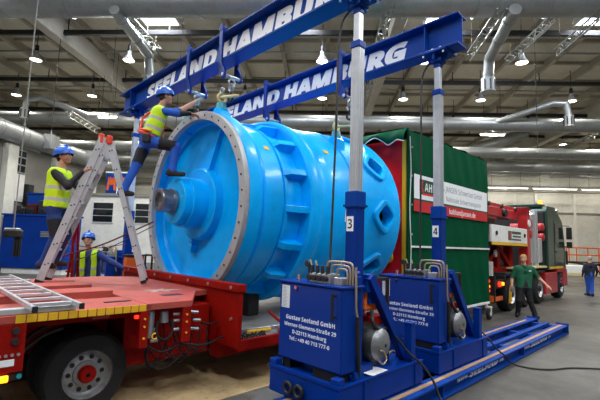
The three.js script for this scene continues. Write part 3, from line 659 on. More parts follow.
// ================================================================ BLUE MACHINE
{
  const cy = 2.455, cz = -6.1;
  const t = thing('drum_machine', 'huge bright blue cylindrical machine with a grey flange ring', 'machine', 'g', [5.2, .6, cz]);
  part('flange_ring', latheX([[3.38, 1.405], [3.38, 1.54], [3.385, 1.545], [3.465, 1.545], [3.465, 1.405], [3.38, 1.405]], cy, cz, 96), M.ringGrey, t);
  part('bolt_circle', Array.from({ length: 40 }, (_, k) => { const a = (k + .5) / 40 * 2 * Math.PI; return rod([3.372, cy + Math.sin(a) * 1.475, cz + Math.cos(a) * 1.47], [3.385, cy + Math.sin(a) * 1.475, cz + Math.cos(a) * 1.47], .016, .016, 8); }), M.darkSteel, t);
  part('front_shell', latheX([[3.465, 1.40], [3.465, 1.555], [3.48, 1.56], [3.68, 1.56], [3.7, 1.54], [3.7, 1.46], [3.72, 1.43], [3.80, 1.43], [3.815, 1.45], [3.84, 1.465], [4.18, 1.465], [4.195, 1.44], [4.21, 1.44], [4.215, 1.475], [4.27, 1.475], [4.285, 1.42], [4.66, 1.42]], cy, cz, 96, .5), M.machine, t);
  // recessed front disc, boss and hub
  part('front_disc', latheX([[3.465, 1.407], [3.6, 1.4], [3.64, 1.365], [3.64, .62], [3.52, .6], [3.5, .58], [3.5, .36]], cy, cz, 96, .5), M.machine, t);
  part('hub', latheX([[3.52, .42], [3.25, .415], [3.24, .405], [3.24, .375], [3.12, .37], [3.105, .355], [3.105, .19]], cy, cz, 64, .5), M.machine, t);
  for (const a of [66, -104]) {
    const r0 = .5, r1 = a < 0 ? .78 : 1.37, A = a * RAD, c = Math.cos(A), s = Math.sin(A);
    const g = bx(3.56, -.014, r0, 3.645, .014, r1, .006); g.rotateX(-A); g.translate(0, cy, cz);
    part('radial_rib', g, M.machine, t);
    void c; void s;
  }
  part('bearing_pad', (() => { const g = bx(3.54, -.06, .7, 3.65, .06, .84, .01); g.rotateX(104 * RAD); return g.translate(0, cy, cz); })(), M.machine, t);
  const sh = part('shaft_end', latheX([[3.12, .185], [2.86, .185], [2.84, .172], [2.84, .12], [2.9, .11], [2.95, .02]], cy, cz, 48, .5), M.shaft, t);
  part('locking_ring', latheX([[3.03, .18], [3.03, .2], [3.09, .2], [3.09, .18]], cy, cz, 48, .5), M.shaft, sh);
  // rib band
  for (let k = 0; k < 16; k++) {
    const g = ext([[4.215, 1.40], [4.215, 1.475], [4.3, 1.56], [4.66, 1.6], [4.72, 1.6], [4.72, 1.40]], -.055, .055, .008);
    g.rotateY(0); g.rotateX((k * 22.5 + 3) * RAD); // radius along y turns about the axis
    g.translate(0, cy, cz); part('stiffening_rib', g, M.machine, t);
  }
  part('middle_shell', latheX([[4.62, 1.42], [4.63, 1.62], [4.66, 1.66], [4.76, 1.685], [4.84, 1.675], [4.89, 1.63], [4.95, 1.605], [5.02, 1.61], [5.1, 1.64], [5.2, 1.655], [5.68, 1.70], [5.69, 1.68], [5.71, 1.68], [5.72, 1.715], [5.84, 1.725], [5.86, 1.70], [5.9, 1.70]], cy, cz, 96, .5), M.machine, t);
  // rear casing with diamond-shaped openings
  const ring = latheX([[5.88, 1.55], [5.88, 1.705], [6.1, 1.73], [6.6, 1.775], [6.93, 1.805], [6.99, 1.79], [7.02, 1.75], [7.02, 1.55], [5.88, 1.55]], 0, 0, 120, .5);
  const ev = new Evaluator(); ev.attributes = ['position', 'normal', 'uv']; ev.useGroups = false;
  let b = new Brush(prep(ring)); b.updateMatrixWorld();
  const dia = (r, z0, z1) => {
    const sh = new THREE.Shape(), n = 4, rad = r * .32;
    const c = Array.from({ length: n }, (_, i) => [Math.cos(i * Math.PI / 2) * r * 1.12, Math.sin(i * Math.PI / 2) * r]);
    for (let i = 0; i < n; i++) { const p = c[(i + n - 1) % n], q = c[i], s = c[(i + 1) % n]; const f = rad / r;
      const a = [q[0] + (p[0] - q[0]) * f, q[1] + (p[1] - q[1]) * f], e = [q[0] + (s[0] - q[0]) * f, q[1] + (s[1] - q[1]) * f];
      i ? sh.lineTo(...a) : sh.moveTo(...a); sh.quadraticCurveTo(q[0], q[1], e[0], e[1]); }
    sh.closePath(); return [sh, z0, z1];
  };
  const angles = [-2, 31, 64, 97, -35, -68, 130];
  const orient = (g, a) => { g.translate(6.5, 0, 0); g.rotateX(-a * RAD); return g; };   // prism axis z = radius at angle 0
  for (const a of angles) {
    const [s] = dia(.27, 0, 0);
    const g = new THREE.ExtrudeGeometry(s, { depth: .9, bevelEnabled: false, curveSegments: 3 }); g.translate(0, 0, 1.2); orient(g, a);
    const c = new Brush(prep(g)); c.updateMatrixWorld();
    b = ev.evaluate(b, c, SUBTRACTION); b.updateMatrixWorld();
  }
  const rearGeo = b.geometry.clone(); rearGeo.translate(0, cy, cz);
  part('rear_casing', rearGeo, M.machine, t);
  for (const a of angles) {
    const [so] = dia(.36, 0, 0), [si] = dia(.27, 0, 0);
    so.holes.push(new THREE.Path(si.getPoints(3).reverse()));
    const g = new THREE.ExtrudeGeometry(so, { depth: .16, bevelEnabled: true, bevelSize: .018, bevelThickness: .018, bevelSegments: 2, curveSegments: 3 }); g.translate(0, 0, 1.625); orient(g, a);
    g.translate(0, cy, cz); part('opening_frame', toCreasedNormals(prep(g), .7), M.machine, t);
  }
  part('inner_drum', latheX([[5.6, 1.42], [7.0, 1.42], [7.0, .3]], cy, cz, 64), M.darkSteel, t);
  part('rear_face', latheX([[7.01, 1.7], [7.01, .05]], cy, cz, 64), M.machine, t);
  // lifting lugs with shackles
  function lug(u, v, top) {
    const dy = Math.sqrt(1.5 * 1.5 - (v - cz) ** 2) + cy;
    const g = ext([[v - .17, dy - .1], [v + .17, dy - .1], [v + .13, top - .18], [v + .06, top - .1], [v - .06, top - .1], [v - .13, top - .18]], -.1, .1, .01);
    g.rotateY(-Math.PI / 2); g.translate(u, 0, 0); const L = part('lifting_lug', g, M.machine, t);
    part('lug_cap', rod([u, top - .12, v], [u, top, v], .1, .075, 18), M.teal, L);
    return L;
  }
  lug(3.6, -5.62, 4.12); lug(3.6, -6.72, 4.12); lug(5.78, -4.98, 4.0); lug(5.78, -7.2, 4.0);
  // saddles under the drum
  part('saddle', [bx(4.4, .56, -6.6, 4.65, 1.05, -5.7, .02)], M.darkSteel, t);
  part('saddle', [bx(6.1, .56, -6.6, 6.5, .82, -5.6, .02)], M.darkSteel, t);
  part('sticker', (() => { const g = bx(3.98, -.04, 1.464, 4.08, .04, 1.472); g.rotateX(-37 * RAD); return g.translate(0, cy, cz); })(), M.yellow, t);
  part('sticker', (() => { const g = bx(5.22, -.04, 1.664, 5.34, .04, 1.672); g.rotateX(-38 * RAD); return g.translate(0, cy, cz); })(), M.yellow, t);
  part('data_plate', (() => { const g = bx(5.42, -.1, 1.68, 5.62, .1, 1.69); g.rotateX(4 * RAD); return g.translate(0, cy, cz); })(), M.white, t);
}
[[3.6, -5.62, 4.12, 'pale yellow shackle with rope on the ring-side lug'], [5.78, -4.98, 4.0, 'pale yellow shackle on the rear lug of the blue machine']].forEach(([u, v, y, lab]) => {
  const t = thing('shackle', lab, 'shackle', 'g', [u, y, v], 'shackles on the machine');
  part('bow', torus(.075, .024, u, y + .085, v, [0, 0, 0]), M.tan, t);
  part('pin', rod([u - .03, y + .085, v + .03], [u + .03, y + .04, v + .42], .026, .02, 10), M.tan, t);
  part('ring', torus(.05, .016, u, y + .21, v, [0, Math.PI / 2, 0]), M.steel, t);
});
{ // sling the worker is handling
  const t = thing('lifting_sling', 'short wire sling between the near bracket and the ring top', 'sling', 'g', [3.65, 4.1, -6.6]);
  part('rope', tube([[3.7, 4.17, -6.6], [3.66, 4.1, -6.62], [3.6, 4.12, -6.66]], .02, 16, 7), M.steel, t);
  part('ferrule', rod([3.68, 4.11, -6.6], [3.65, 4.1, -6.63], .032, .032, 10), M.darkSteel, t);
}
// ================================================================ RED HEAVY TRAILER
function wheelParts(t, u, y, vOut, R, w, rimMat, hubMat, dir = 1, bolts = 10) {   // outer face at vOut, wheel behind it
  const p = [[0.56 * R, 0], [.6 * R, -.012], [.9 * R, -.018], [.965 * R, -.05], [R, -.09], [R, -w + .07], [.95 * R, -w + .02], [.6 * R, -w], [.5 * R, -w]];
  const q = dir > 0 ? p : p.map(a => [a[0], -a[1]]);
  const ty = part('tyre', latheZ(q, u, y, vOut, 48, .5), M.rubber, t);
  part('tread_groove', [-.32, -.5, -.68].map(f => latheZ([[R * 1.001, dir * (f * w - .006)], [R * 1.004, dir * f * w], [R * 1.001, dir * (f * w + .006)]], u, y, vOut, 40)), M.black, ty);
  const rp = [[.585 * R, -.005], [.57 * R, -.015], [.55 * R, -.03], [.52 * R, -.07], [.46 * R, -.09], [.3 * R, -.075], [.28 * R, -.05], [.02, -.05]];
  const rim = part('rim', latheZ(dir > 0 ? rp : rp.map(a => [a[0], -a[1]]), u, y, vOut, 48, .6), rimMat, t);
  for (let k = 0; k < bolts; k++) { const a = k / bolts * 2 * Math.PI; const cx = u + Math.cos(a) * .38 * R, c2 = y + Math.sin(a) * .38 * R; part('wheel_hole', rod([cx, c2, vOut - dir * .09], [cx, c2, vOut - dir * .074], .055 * R, .055 * R, 10), M.black, rim); }
  part('hub', latheZ(dir > 0 ? [[.2 * R, -.06], [.2 * R, .0], [.17 * R, .02], [.02, .025]] : [[.2 * R, .06], [.2 * R, 0], [.17 * R, -.02], [.02, -.025]], u, y, vOut, 24), hubMat, rim);
}
{
  const t = thing('heavy_trailer', 'red low-loader trailer carrying the blue machine in its well', 'trailer', 'g', [2, 0, -5.9]);
  const V0 = -4.25, V1 = -7.6;
  // deck of the bogie
  part('deck_plank', bx(-2.6, 1.08, V0 - .72, 2.0, 1.15, V0, .008), M.redDeck, t);
  part('deck_plank', bx(-2.6, 1.08, -5.62, 1.94, 1.2, -5.22, .008), M.redDeck, t);
  part('deck_plank', bx(-2.6, 1.08, -6.45, 1.94, 1.2, -6.0, .008), M.redDeck, t);
  part('deck_plank', bx(-2.6, 1.08, -7.0, 1.94, 1.18, -6.75, .008), M.redDeck, t);
  part('deck_plank', bx(-2.6, 1.08, V1, 2.0, 1.15, -7.12, .008), M.redDeck, t);
  part('deck_floor', bx(-2.6, .98, V1 + .02, 2.0, 1.03, V0 - .3), M.red, t);
  for (const u of [-1.6, -.6, .42, 1.44]) part('cross_member', bx(u, 1.03, V1 + .05, u + .16, 1.12, V0 - .1), M.redDeck, t);
  const plate = ext([[1.94, 4.25], [2.47, 4.25], [2.95, 5.0], [3.14, 5.02], [3.14, 7.3], [2.6, 7.6], [1.94, 7.6]], 0, .07, .004); plate.rotateX(-Math.PI / 2); plate.translate(0, 1.085, 0);
  part('front_plate', plate, M.redDeck, t);
  part('inspection_hole', bx(2.36, 1.15, -4.86, 2.62, 1.158, -4.72, .003), M.black, t);
  part('inspection_hole', bx(1.62, 1.15, -4.62, 1.9, 1.158, -4.56, .003), M.black, t);
  part('bare_patch', (() => { const s = new THREE.Shape(); for (let k = 0; k < 18; k++) { const a = k / 18 * 6.283, r = .12 + .05 * Math.sin(k * 2.3) + .04 * Math.cos(k * 4.1); k ? s.lineTo(Math.cos(a) * r * 1.5, Math.sin(a) * r) : s.moveTo(r * 1.5, 0); } const g = new THREE.ExtrudeGeometry(s, { depth: .004, bevelEnabled: false }); g.rotateX(-Math.PI / 2); return g.translate(2.55, 1.155, -5.25); })(), M.tan2, t);
  part('side_rail', bx(-2.6, .98, V0 - .4, 2.0, 1.085, V0 - .36), M.red, t);
  part('side_rail', bx(-2.6, .95, V1 - .0, 2.6, 1.085, V1 + .05), M.red, t);
  for (let k = 0; k < 14; k++) part('reflector_tape', bx(.78 + k * .083, 1.082, V0 - .012, .78 + k * .083 + .072, 1.15, V0 + .004), M.yellow, t);
  // spine and axle swing arms below
  part('spine', bx(-2.6, .55, -6.4, 3.14, .98, -5.5, .02), M.red, t);
  for (const v of [V0 - 1.15, V1 + 1.0]) part('swing_arm', [bar([1.52, .43, v], [.75, .85, v], .16, .18), bar([.75, .85, v], [.75, 1.0, v], .3, .3)], M.red, t);
  part('axle', rod([1.52, .43, V0 - .45], [1.52, .43, V1 + .4], .07), M.darkSteel, t);
  part('leaf_fender', tube([[.86, .74, V0 - .4], [.96, .86, V0 - .4], [1.1, .95, V0 - .4], [1.24, .985, V0 - .4]], .02, 16, 6), M.darkSteel, t);
  part('leaf_fender', tube([[.86, .7, V0 - .32], [.98, .82, V0 - .32], [1.1, .9, V0 - .32], [1.24, .94, V0 - .32]], .02, 16, 6), M.darkSteel, t);
  for (const [u, v, d] of [[1.52, V0 - .35, 1], [1.52, V0 - .72, 1], [1.52, V1 + .3, -1], [-.5, V0 - .35, 1], [-.5, V1 + .3, -1]]) {
    const wq = new THREE.Group(); wq.name = 'wheel'; t.add(wq); wheelParts(wq, u, .43, v, .43, .3, M.rimGrey, M.red, d);
  }
  part('underframe', bx(1.98, .36, -5.45, 3.1, 1.0, -4.85, .02), M.red, t);
  part('bogie_beam', bx(-2.4, .62, -5.5, 1.9, .98, -5.2, .02), M.red, t);
  for (let k = 0; k < 6; k++) part('bay_hose', tube([[2.0 + k * .09, .95 - (k % 3) * .06, V0 - .3], [2.03 + k * .1, .62, V0 - .18 - (k % 2) * .1], [2.1 + k * .12, .42 + (k % 3) * .05, V0 - .22], [2.3 + k * .12, .5, V0 - .35], [2.5 + k * .1, .75, V0 - .5]], .01, 26, 6), M.hose, t);
  // side control panel with lamp at the left
  const sp = part('side_panel', bx(.1, .67, V0 - .05, .87, 1.08, V0 + .0, .01), M.red, t);
  for (const y of [1.02, .935]) part('socket', [rod([.79, y, V0], [.79, y, V0 + .03], .03, .026, 14)], M.darkSteel, sp);
  for (let k = 0; k < 6; k++) part('push_button', rod([.6 + k * .045, .82, V0], [.6 + k * .045, .82, V0 + .015], .013, .013, 8), M.zinc, sp);
  part('plate', bx(.5, .73, V0, .8, .785, V0 + .006), M.white, sp);
  part('panel_foot', [bx(.1, .6, V0 - .06, .87, .66, V0 - .02)], M.black, sp);
  part('marker_lamp', bx(.66, .6, V0 - .02, .77, .655, V0 + .015, .01), M.amber, t);
  part('cap', rod([.85, .63, V0 - .05], [.85, .63, V0 - .01], .02), M.teal, t);
  // hydraulic bay
  const posts = [[1.88, 1.97], [2.36, 2.47]];
  for (const [a, b] of posts) { const p = part('bay_post', bx(a, .7, V0 - .05, b, 1.085, V0 + .0, .006), M.red, t); for (const y of [.8, .92, 1.0]) part('bolt', rod([(a + b) / 2, y, V0], [(a + b) / 2, y, V0 + .012], .012, .012, 8), M.yellow, p); }
  part('bay_back', bx(1.9, .6, V0 - .5, 2.5, 1.08, V0 - .45), M.red, t);
  part('cylinder', rod([2.03, .78, V0 - .1], [2.03, 1.06, V0 - .1], .045, .045, 16), M.steel, t);
  part('filter', rod([2.2, .92, V0 - .12], [2.2, 1.04, V0 - .12], .05, .045, 16), M.zinc, t);
  parts('fitting', [[2.3, 1.0], [2.3, .93], [2.3, .83], [2.05, .74], [2.04, .86]].map(([u, y]) => rod([u, y, V0 - .1], [u + .07, y, V0 - .08], .018, .018, 8)), M.steel, t);
  part('valve_hand', torus(.03, .009, 2.06, .8, V0 - .03), M.yellow, t);
  part('bay_hose', tube([[2.1, .95, V0 - .06], [2.08, .82, V0 - .03], [2.16, .75, V0 - .02], [2.26, .8, V0 - .04], [2.28, .95, V0 - .08]], .014, 24, 7), M.hose, t);
  part('bay_hose', tube([[1.98, .72, V0 - .08], [2.15, .62, V0 - .04], [2.4, .66, V0 - .06], [2.7, .6, V0 - .1], [3.1, .62, V0 - .25]], .012, 30, 7), M.hose, t);
  part('bay_hose', tube([[2.5, .95, V0 - .2], [2.65, .9, V0 - .25], [2.85, .8, V0 - .3], [3.1, .78, V0 - .4]], .012, 30, 7), M.hose, t);
  part('bay_hose', tube([[2.02, .7, V0 - .12], [2.05, .5, V0 - .12], [2.2, .42, V0 - .1], [2.5, .5, V0 - .2], [2.9, .55, V0 - .35]], .011, 30, 7), M.hose, t);
  parts('fitting', [[2.6, .98], [2.64, .88], [2.62, .78]].map(([u, y]) => rod([u, y, V0 - .25], [u + .09, y - .01, V0 - .22], .018, .018, 8)), M.steel, t);
  part('rear_lamp', bx(1.82, 1.01, V0 - .03, 1.86, 1.045, V0 + .006, .008), M.tail, t);
  parts('gooseneck_web', [bx(2.5, .6, -5.3, 3.14, 1.08, -5.2), bx(2.5, .6, -6.6, 3.14, 1.08, -6.5)], M.red, t);
  // bulkhead and well
  const bh = part('bulkhead', bx(3.14, .5, -8.0, 3.2, 1.22, V0, .006), M.red, t);
  part('bulkhead_rail', bx(3.11, 1.2, -8.02, 3.23, 1.3, V0 + .02, .01), M.red, bh);
  for (let k = 0; k < 7; k++) part('bolt', rod([3.1, 1.25, -7.7 + k * .55], [3.115, 1.25, -7.7 + k * .55], .022, .022, 8), M.steel, bh);
  for (let k = 0; k < 2; k++) part('bolt', rod([3.125, .85, -5.4 + k * 1.0], [3.145, .85, -5.4 + k * 1.0], .022, .022, 8), M.steel, bh);
  part('well_floor', bx(3.2, .5, -7.75, 7.15, .56, V0 - .05), M.bareFloor, t);
  part('well_side', bx(3.16, .47, V0 - .06, 7.15, .6, V0, .006), M.red, t);
  part('well_side', bx(3.16, .47, -7.8, 7.15, .6, -7.74, .006), M.red, t);
  for (const v of [-4.9, -7.0]) part('landing_leg', [bx(6.8, .05, v - .08, 6.96, .5, v + .08), bx(6.7, .0, v - .15, 7.06, .05, v + .15)], M.darkSteel, t);
  for (const v of [-4.8, -7.1]) part('well_beam', bx(3.16, .3, v - .1, 7.15, .5, v + .1), M.red, t);
}
// loose gear in the well beside the machine
[['chain_binder', 'yellow chain binder lying in the trailer well', 'chain binder', tube([[3.55, .6, -4.6], [3.75, .6, -4.58], [3.95, .6, -4.57]], .025, 12, 8), M.yellow],
 ['steel_bar', 'long pale steel bar lying along the well edge', 'bar', rod([3.4, .6, -4.72], [4.5, .6, -4.68], .018), M.steel],
 ['red_lever', 'red lever bar leaning in the trailer well', 'lever', rod([4.25, .575, -4.5], [4.05, .82, -4.75], .02), M.red],
 ['rag_bundle', 'crumpled red rag in the trailer well', 'rag', new THREE.IcosahedronGeometry(.09, 2).scale(1.5, .5, 1).translate(4.1, .6, -4.42), M.redDeck]].forEach(a => single(a[0], a[1], a[2], 'g', [3.9, .56, -4.5], a[3], a[4]));
{
  const t = thing('lashing_chain', 'dark lashing chain heaped behind the bulkhead in the well', 'chain', 'g', [3.4, .56, -4.45]);
  for (let k = 0; k < 22; k++) part('chain_link', torus(.026, .008, 3.3 + (k % 11) * .045, .575 + (k > 10 ? .02 : 0), -4.42 - (k > 10 ? .05 : 0) + .02 * Math.sin(k * 1.7), [k % 2 ? 1.2 : .3, .4 * k, 0], 6.2832, 12), M.darkSteel, t);
}

// ================================================================ GREEN TARPAULIN LOAD
const tarpSign = canvasMat(1024, 208, (c, w, h) => {
  c.fillStyle = '#e9ecec'; c.fillRect(0, 0, w, 136); c.fillStyle = '#c2262c'; c.fillRect(0, 146, w, 62); c.fillStyle = '#0d4a36'; c.fillRect(0, 136, w, 10);
  c.save(); c.transform(1, 0, 0, 1, 0, 0); c.fillStyle = '#0d4a36'; c.beginPath(); c.moveTo(60, 22); c.lineTo(238, 22); c.lineTo(262, 50); c.lineTo(238, 108); c.lineTo(84, 108); c.lineTo(60, 84); c.closePath(); c.fill();
  c.fillStyle = '#e9ecec'; c.font = 'bold 66px sans-serif'; c.fillText('AHL', 118, 86); c.fillStyle = '#d8252c'; c.font = 'bold 92px sans-serif'; c.fillText('K', 50, 92); c.fillStyle = '#d8252c'; c.fillRect(96, 96, 150, 14); c.restore();
  c.fillStyle = '#6e7478'; c.font = '48px sans-serif'; c.fillText('& JANSEN Schwerlast GmbH', 330, 60); c.font = '42px sans-serif'; c.fillText('Nationale Schwertransporte', 380, 118);
  c.fillStyle = '#f0e6e2'; c.font = 'bold 46px sans-serif'; c.fillText('kahlundjansen.de', 420, 194);
}, .45);
{
  const t = thing('tarpaulin_load', 'tall load under a green tarpaulin with a white and red banner', 'tarpaulin', 'g', [9.3, 0, -6.1]);
  const sheet = (nu, nv, f) => { // grid sheet with depth
    const pos = [], idx = []; for (let i = 0; i <= nu; i++) for (let j = 0; j <= nv; j++) pos.push(...f(i / nu, j / nv));
    for (let i = 0; i < nu; i++) for (let j = 0; j < nv; j++) { const a = i * (nv + 1) + j, b = a + nv + 1; idx.push(a, b, a + 1, b, b + 1, a + 1); }
    const g = new THREE.BufferGeometry(); g.setAttribute('position', new THREE.Float32BufferAttribute(pos, 3)); g.setIndex(idx); g.computeVertexNormals(); return g;
  };
  const wr = (a, b) => .008 * Math.sin(a * 23 + 2.5 * Math.sin(b * 3.1)) * Math.sin(b * 2.2 + a * 5) + .006 * Math.sin(a * 47 + b * 7) + .009 * Math.sin(b * 5 + a * 13);
  const Y0 = .46, Y1 = 4.26, U0 = 7.25, U1 = 11.42, VN = -4.3, VF = -7.9;
  const full = v => .35 + .65 * Math.abs(v);
  part('side_sheet', sheet(60, 40, (a, b) => [U0 + (U1 - U0) * a, Y0 + (Y1 - Y0) * b, VN + wr(a, b * 2) * (b > .58 && b < .80 ? .12 : full(b * 2 - 1.0))]), M.tarp, t);
  part('side_sheet', sheet(30, 20, (a, b) => [U0 + (U1 - U0) * a, Y0 + (Y1 - Y0) * b, VF - wr(a, b * 2)]), M.tarp, t);
  part('roof_sheet', sheet(40, 30, (a, b) => [U0 + (U1 - U0) * a, Y1 + .02 + wr(a * 2, b * 2) * 1.5 + .05 * Math.sin(b * Math.PI), VF + (VN - VF) * b]), M.tarp, t);
  part('rear_sheet', sheet(20, 20, (a, b) => [U1 + wr(a, b), Y0 + (Y1 - Y0) * b, VF + (VN - VF) * a]), M.tarp, t);
  part('front_flap', sheet(50, 12, (a, b) => [U0 - .02 - .12 * Math.sin(b * 2.2) + .06 * Math.sin(a * 31) * b, Y1 + .02 - .24 * b + .07 * Math.sin(a * 17 + 1) * b + .05 * Math.sin(a * 41) * b, VF + (VN - VF) * a]), M.tarp, t);
  part('flap_edge', tube(Array.from({ length: 26 }, (_, i) => { const a = i / 25; return [U0 - .12 + .06 * Math.sin(a * 31), Y1 - .22 + .07 * Math.sin(a * 17 + 1) + .05 * Math.sin(a * 41), VF + (VN - VF) * a]; }), .012, 80, 6), M.whitePaint, t);
  part('corner_fold', bx(U0 + .0, Y0 + .1, VN - .03, U0 + .12, Y1, VN + .02, .02), M.tarp, t);
  part('front_wall', bx(7.3, .5, VF + .12, 7.36, 4.1, VN - .16, .01), M.deepRed, t);
  part('corner_post', bx(7.26, .5, VN - .14, 7.34, 4.05, VN - .05, .01), M.yellow, t);
  part('roof_bow', bx(7.38, 4.0, VF + .1, 7.46, 4.12, VN - .1), M.darkSteel, t);
  part('tow_ring', torus(.1, .03, 7.24, 1.62, -4.75, [0, Math.PI / 2, 0]), M.yellow, t);
  part('bottom_rail', bx(U0, .4, VN - .1, U1, .46, VN + .015, .006), M.whitePaint, t);
  part('bottom_rail', bx(U0, .4, VF - .015, U1, .46, VF + .1, .006), M.whitePaint, t);
  part('subframe', [bx(U0 + .1, .22, -5.3, U1 - .1, .4, -5.1), bx(U0 + .1, .22, -7.1, U1 - .1, .4, -6.9), bx(U0 + .1, .26, VF + .1, U0 + .3, .4, VN - .1), bx(U1 - .3, .26, VF + .1, U1 - .1, .4, VN - .1)], M.darkSteel, t);
  part('hem_cord', tube([[7.28, 4.1, VN + .03], [7.3, 3.4, VN + .045], [7.27, 2.6, VN + .04], [7.31, 1.8, VN + .045], [7.28, 1.0, VN + .045], [7.33, .55, VN + .05]], .011, 60, 6), M.whitePaint, t);
  for (let k = 0; k < 6; k++) part('eyelet', rod([7.38, .9 + k * .6, VN + .0], [7.38, .9 + k * .6, VN + .03], .025, .025, 10), M.steel, t);
  part('white_strap', bx(7.34, 1.83, VN + .0, U1 - .02, 1.87, VN + .035), M.whitePaint, t);
  const pl = new THREE.PlaneGeometry(3.84, .78); pl.translate(9.37, 2.965, VN + .03);
  part('banner', pl, tarpSign, t, true);
  part('banner_backing', bx(7.44, 2.57, VN - .01, 11.3, 3.36, VN + .026, .006), M.green, t);
  for (const [u, v] of [[11.3, VN + .04], [7.9, VN - .1], [11.3, VF - .04], [7.9, VF + .1]]) {
    const c = part('castor', [bx(u - .03, .3, v - .07, u + .03, .42, v - .05), bx(u - .03, .14, v - .075, u + .03, .32, v - .06), bx(u - .03, .14, v + .04, u + .03, .32, v + .055), bx(u - .06, .3, v - .08, u + .06, .34, v + .06)], M.whitePaint, t);
    part('castor_wheel', latheZ([[.05, -.045], [.13, -.045], [.15, -.03], [.15, .02], [.13, .035], [.05, .035]], u, .15, v, 24), M.rubber, c);
    part('castor_hub', rod([u, .15, v - .05], [u, .15, v + .045], .055, .055, 14), M.whitePaint, c);
  }
}

// ================================================================ TRUCK
{
  const t = thing('heavy_truck', 'green and red heavy tractor truck at the right background', 'truck', 'g', [15.5, 0, -5.6]);
  const N = -4.35, F = -6.85, TG = M.truckGreen, TR = M.truckRed;
  part('chassis', [bx(11.95, .72, -5.95, 19.6, 1.0, -5.75), bx(11.95, .72, -5.45, 19.6, 1.0, -5.25), bx(12.1, .75, -5.9, 12.3, .95, -5.3), bx(15.2, .75, -5.9, 15.4, .95, -5.3)], M.darkSteel, t);
  for (const [u, rim] of [[13.4, M.alu], [14.8, M.alu], [16.25, M.alu], [19.1, M.alu]]) for (const [v, d] of [[N - .02, 1], [F + .02, -1]]) {
    const wq = new THREE.Group(); wq.name = 'wheel'; t.add(wq); wheelParts(wq, u, .52, v, .52, .34, rim, M.darkSteel, d, 8);
  }
  for (const u of [13.4, 14.8, 16.25, 19.1]) part('axle', rod([u, .52, N - .3], [u, .52, F + .3], .08), M.darkSteel, t);
  // rear body
  for (const v of [N, F + .06]) part('side_board', bx(11.8, 2.06, v - .06, 14.9, 2.55, v, .01), M.whitePaint, t);
  part('board_logo', [bx(13.1, 2.14, N, 13.38, 2.42, N + .006), bx(13.42, 2.34, N, 14.25, 2.42, N + .006), bx(13.5, 2.24, N, 14.25, 2.29, N + .006), bx(13.42, 2.14, N, 14.25, 2.19, N + .006)], TG, t);
  part('board_logo', bx(13.16, 2.18, N + .006, 13.32, 2.38, N + .01), TR, t);
  for (const u of [12.15, 14.6]) part('board_latch', rod([u, 2.32, N], [u, 2.32, N + .03], .06, .06, 10), M.darkSteel, t);
  part('body_floor', bx(11.8, 1.96, F, 14.9, 2.06, N - .01), M.darkSteel, t);
  part('edge_stripe', bx(11.8, 1.98, N - .01, 14.9, 2.055, N + .012), M.yellow, t);
  part('ballast_frame', [bx(12.0, 1.15, N - .5, 14.8, 1.3, N - .35), bx(12.1, 1.3, N - .6, 12.35, 1.96, N - .4), bx(13.3, 1.3, N - .6, 13.55, 1.96, N - .4), bx(14.4, 1.3, N - .6, 14.7, 1.96, N - .4), bar([12.3, 1.3, N - .45], [13.4, 1.9, N - .45], .12, .14), bar([13.5, 1.9, N - .45], [14.5, 1.3, N - .45], .12, .14)], M.red, t);
  part('fifth_wheel', latheY([[0, 1.3], [.5, 1.3], [.5, 1.2], [0, 1.2]], 13.4, 0, -5.6, 24), M.darkSteel, t);
  part('number_disc', rod([13.05, 1.72, N - .38], [13.05, 1.72, N - .34], .11, .11, 18), M.white, t);
  part('number_disc', rod([15.1, 2.75, N - .0], [15.1, 2.75, N + .03], .12, .12, 18), M.white, t);
  part('equipment_box', bx(12.7, 2.06, -6.2, 14.4, 2.92, -5.2, .02), M.concrete, t);
  part('equipment_box', bx(11.9, 2.06, -6.0, 12.6, 2.8, -5.0, .04), M.black, t);
  part('winch_boom', [bx(12.2, 2.86, N - .8, 14.9, 3.16, N - .3, .04), bx(12.15, 2.78, N - .75, 13.2, 2.9, N - .35, .02)], TR, t);
  part('winch_rail', bx(12.4, 3.16, N - .72, 14.9, 3.3, N - .4, .02), TR, t);
  for (const u of [12.35, 13.4, 14.7]) part('work_lamp', rod([u, 3.2, N - .3], [u, 3.2, N - .24], .07, .07, 12), M.darkSteel, t);
  part('rope_drum', rod([13.6, 3.0, N - .3], [13.6, 3.0, N - .2], .12, .12, 16), M.black, t);
  part('tower', [bx(14.95, .95, N - .3, 15.25, 3.3, N, .02), bx(14.95, .95, F, 15.25, 3.3, F + .3, .02), bx(14.95, 3.0, F, 15.25, 3.3, N, .02)], TR, t);
  for (const y of [2.4, 2.75]) part('tower_cylinder', rod([15.3, y, N - .2], [15.3, y, N + .02], .14, .14, 16), TR, t);
  // exhaust and tanks
  part('silencer', rod([15.95, 1.42, N - .3], [15.95, 3.1, N - .3], .27, .27, 32), M.polished, t);
  part('exhaust_pipe', [rod([16.4, 1.3, N - .2], [16.4, 3.3, N - .2], .11, .11, 24), rod([15.95, 3.1, N - .3], [15.95, 3.25, N - .3], .27, .1, 24)], M.polished, t);
  part('heat_shield', bx(16.6, 1.42, N - .35, 16.95, 2.3, N - .1, .04), M.alu, t);
  for (const y of [2.35, 2.72]) part('air_tank', [rod([17.05, y, N - 1.2], [17.05, y, N - .12], .16, .16, 20), new THREE.SphereGeometry(.16, 16, 10).scale(1, 1, .5).translate(17.05, y, N - .12)], TR, t);
  // cab
  const prof = [[17.3, 1.15], [17.3, 3.35], [17.42, 3.55], [18.3, 3.58], [19.0, 3.3], [19.45, 3.05], [19.8, 1.95], [19.85, 1.15]];
  const cab = part('cab', ext(prof, F, N, .04), TG, t);
  part('cab_back', bx(17.2, 1.2, F + .1, 17.3, 3.3, N - .1, .02), M.black, cab);
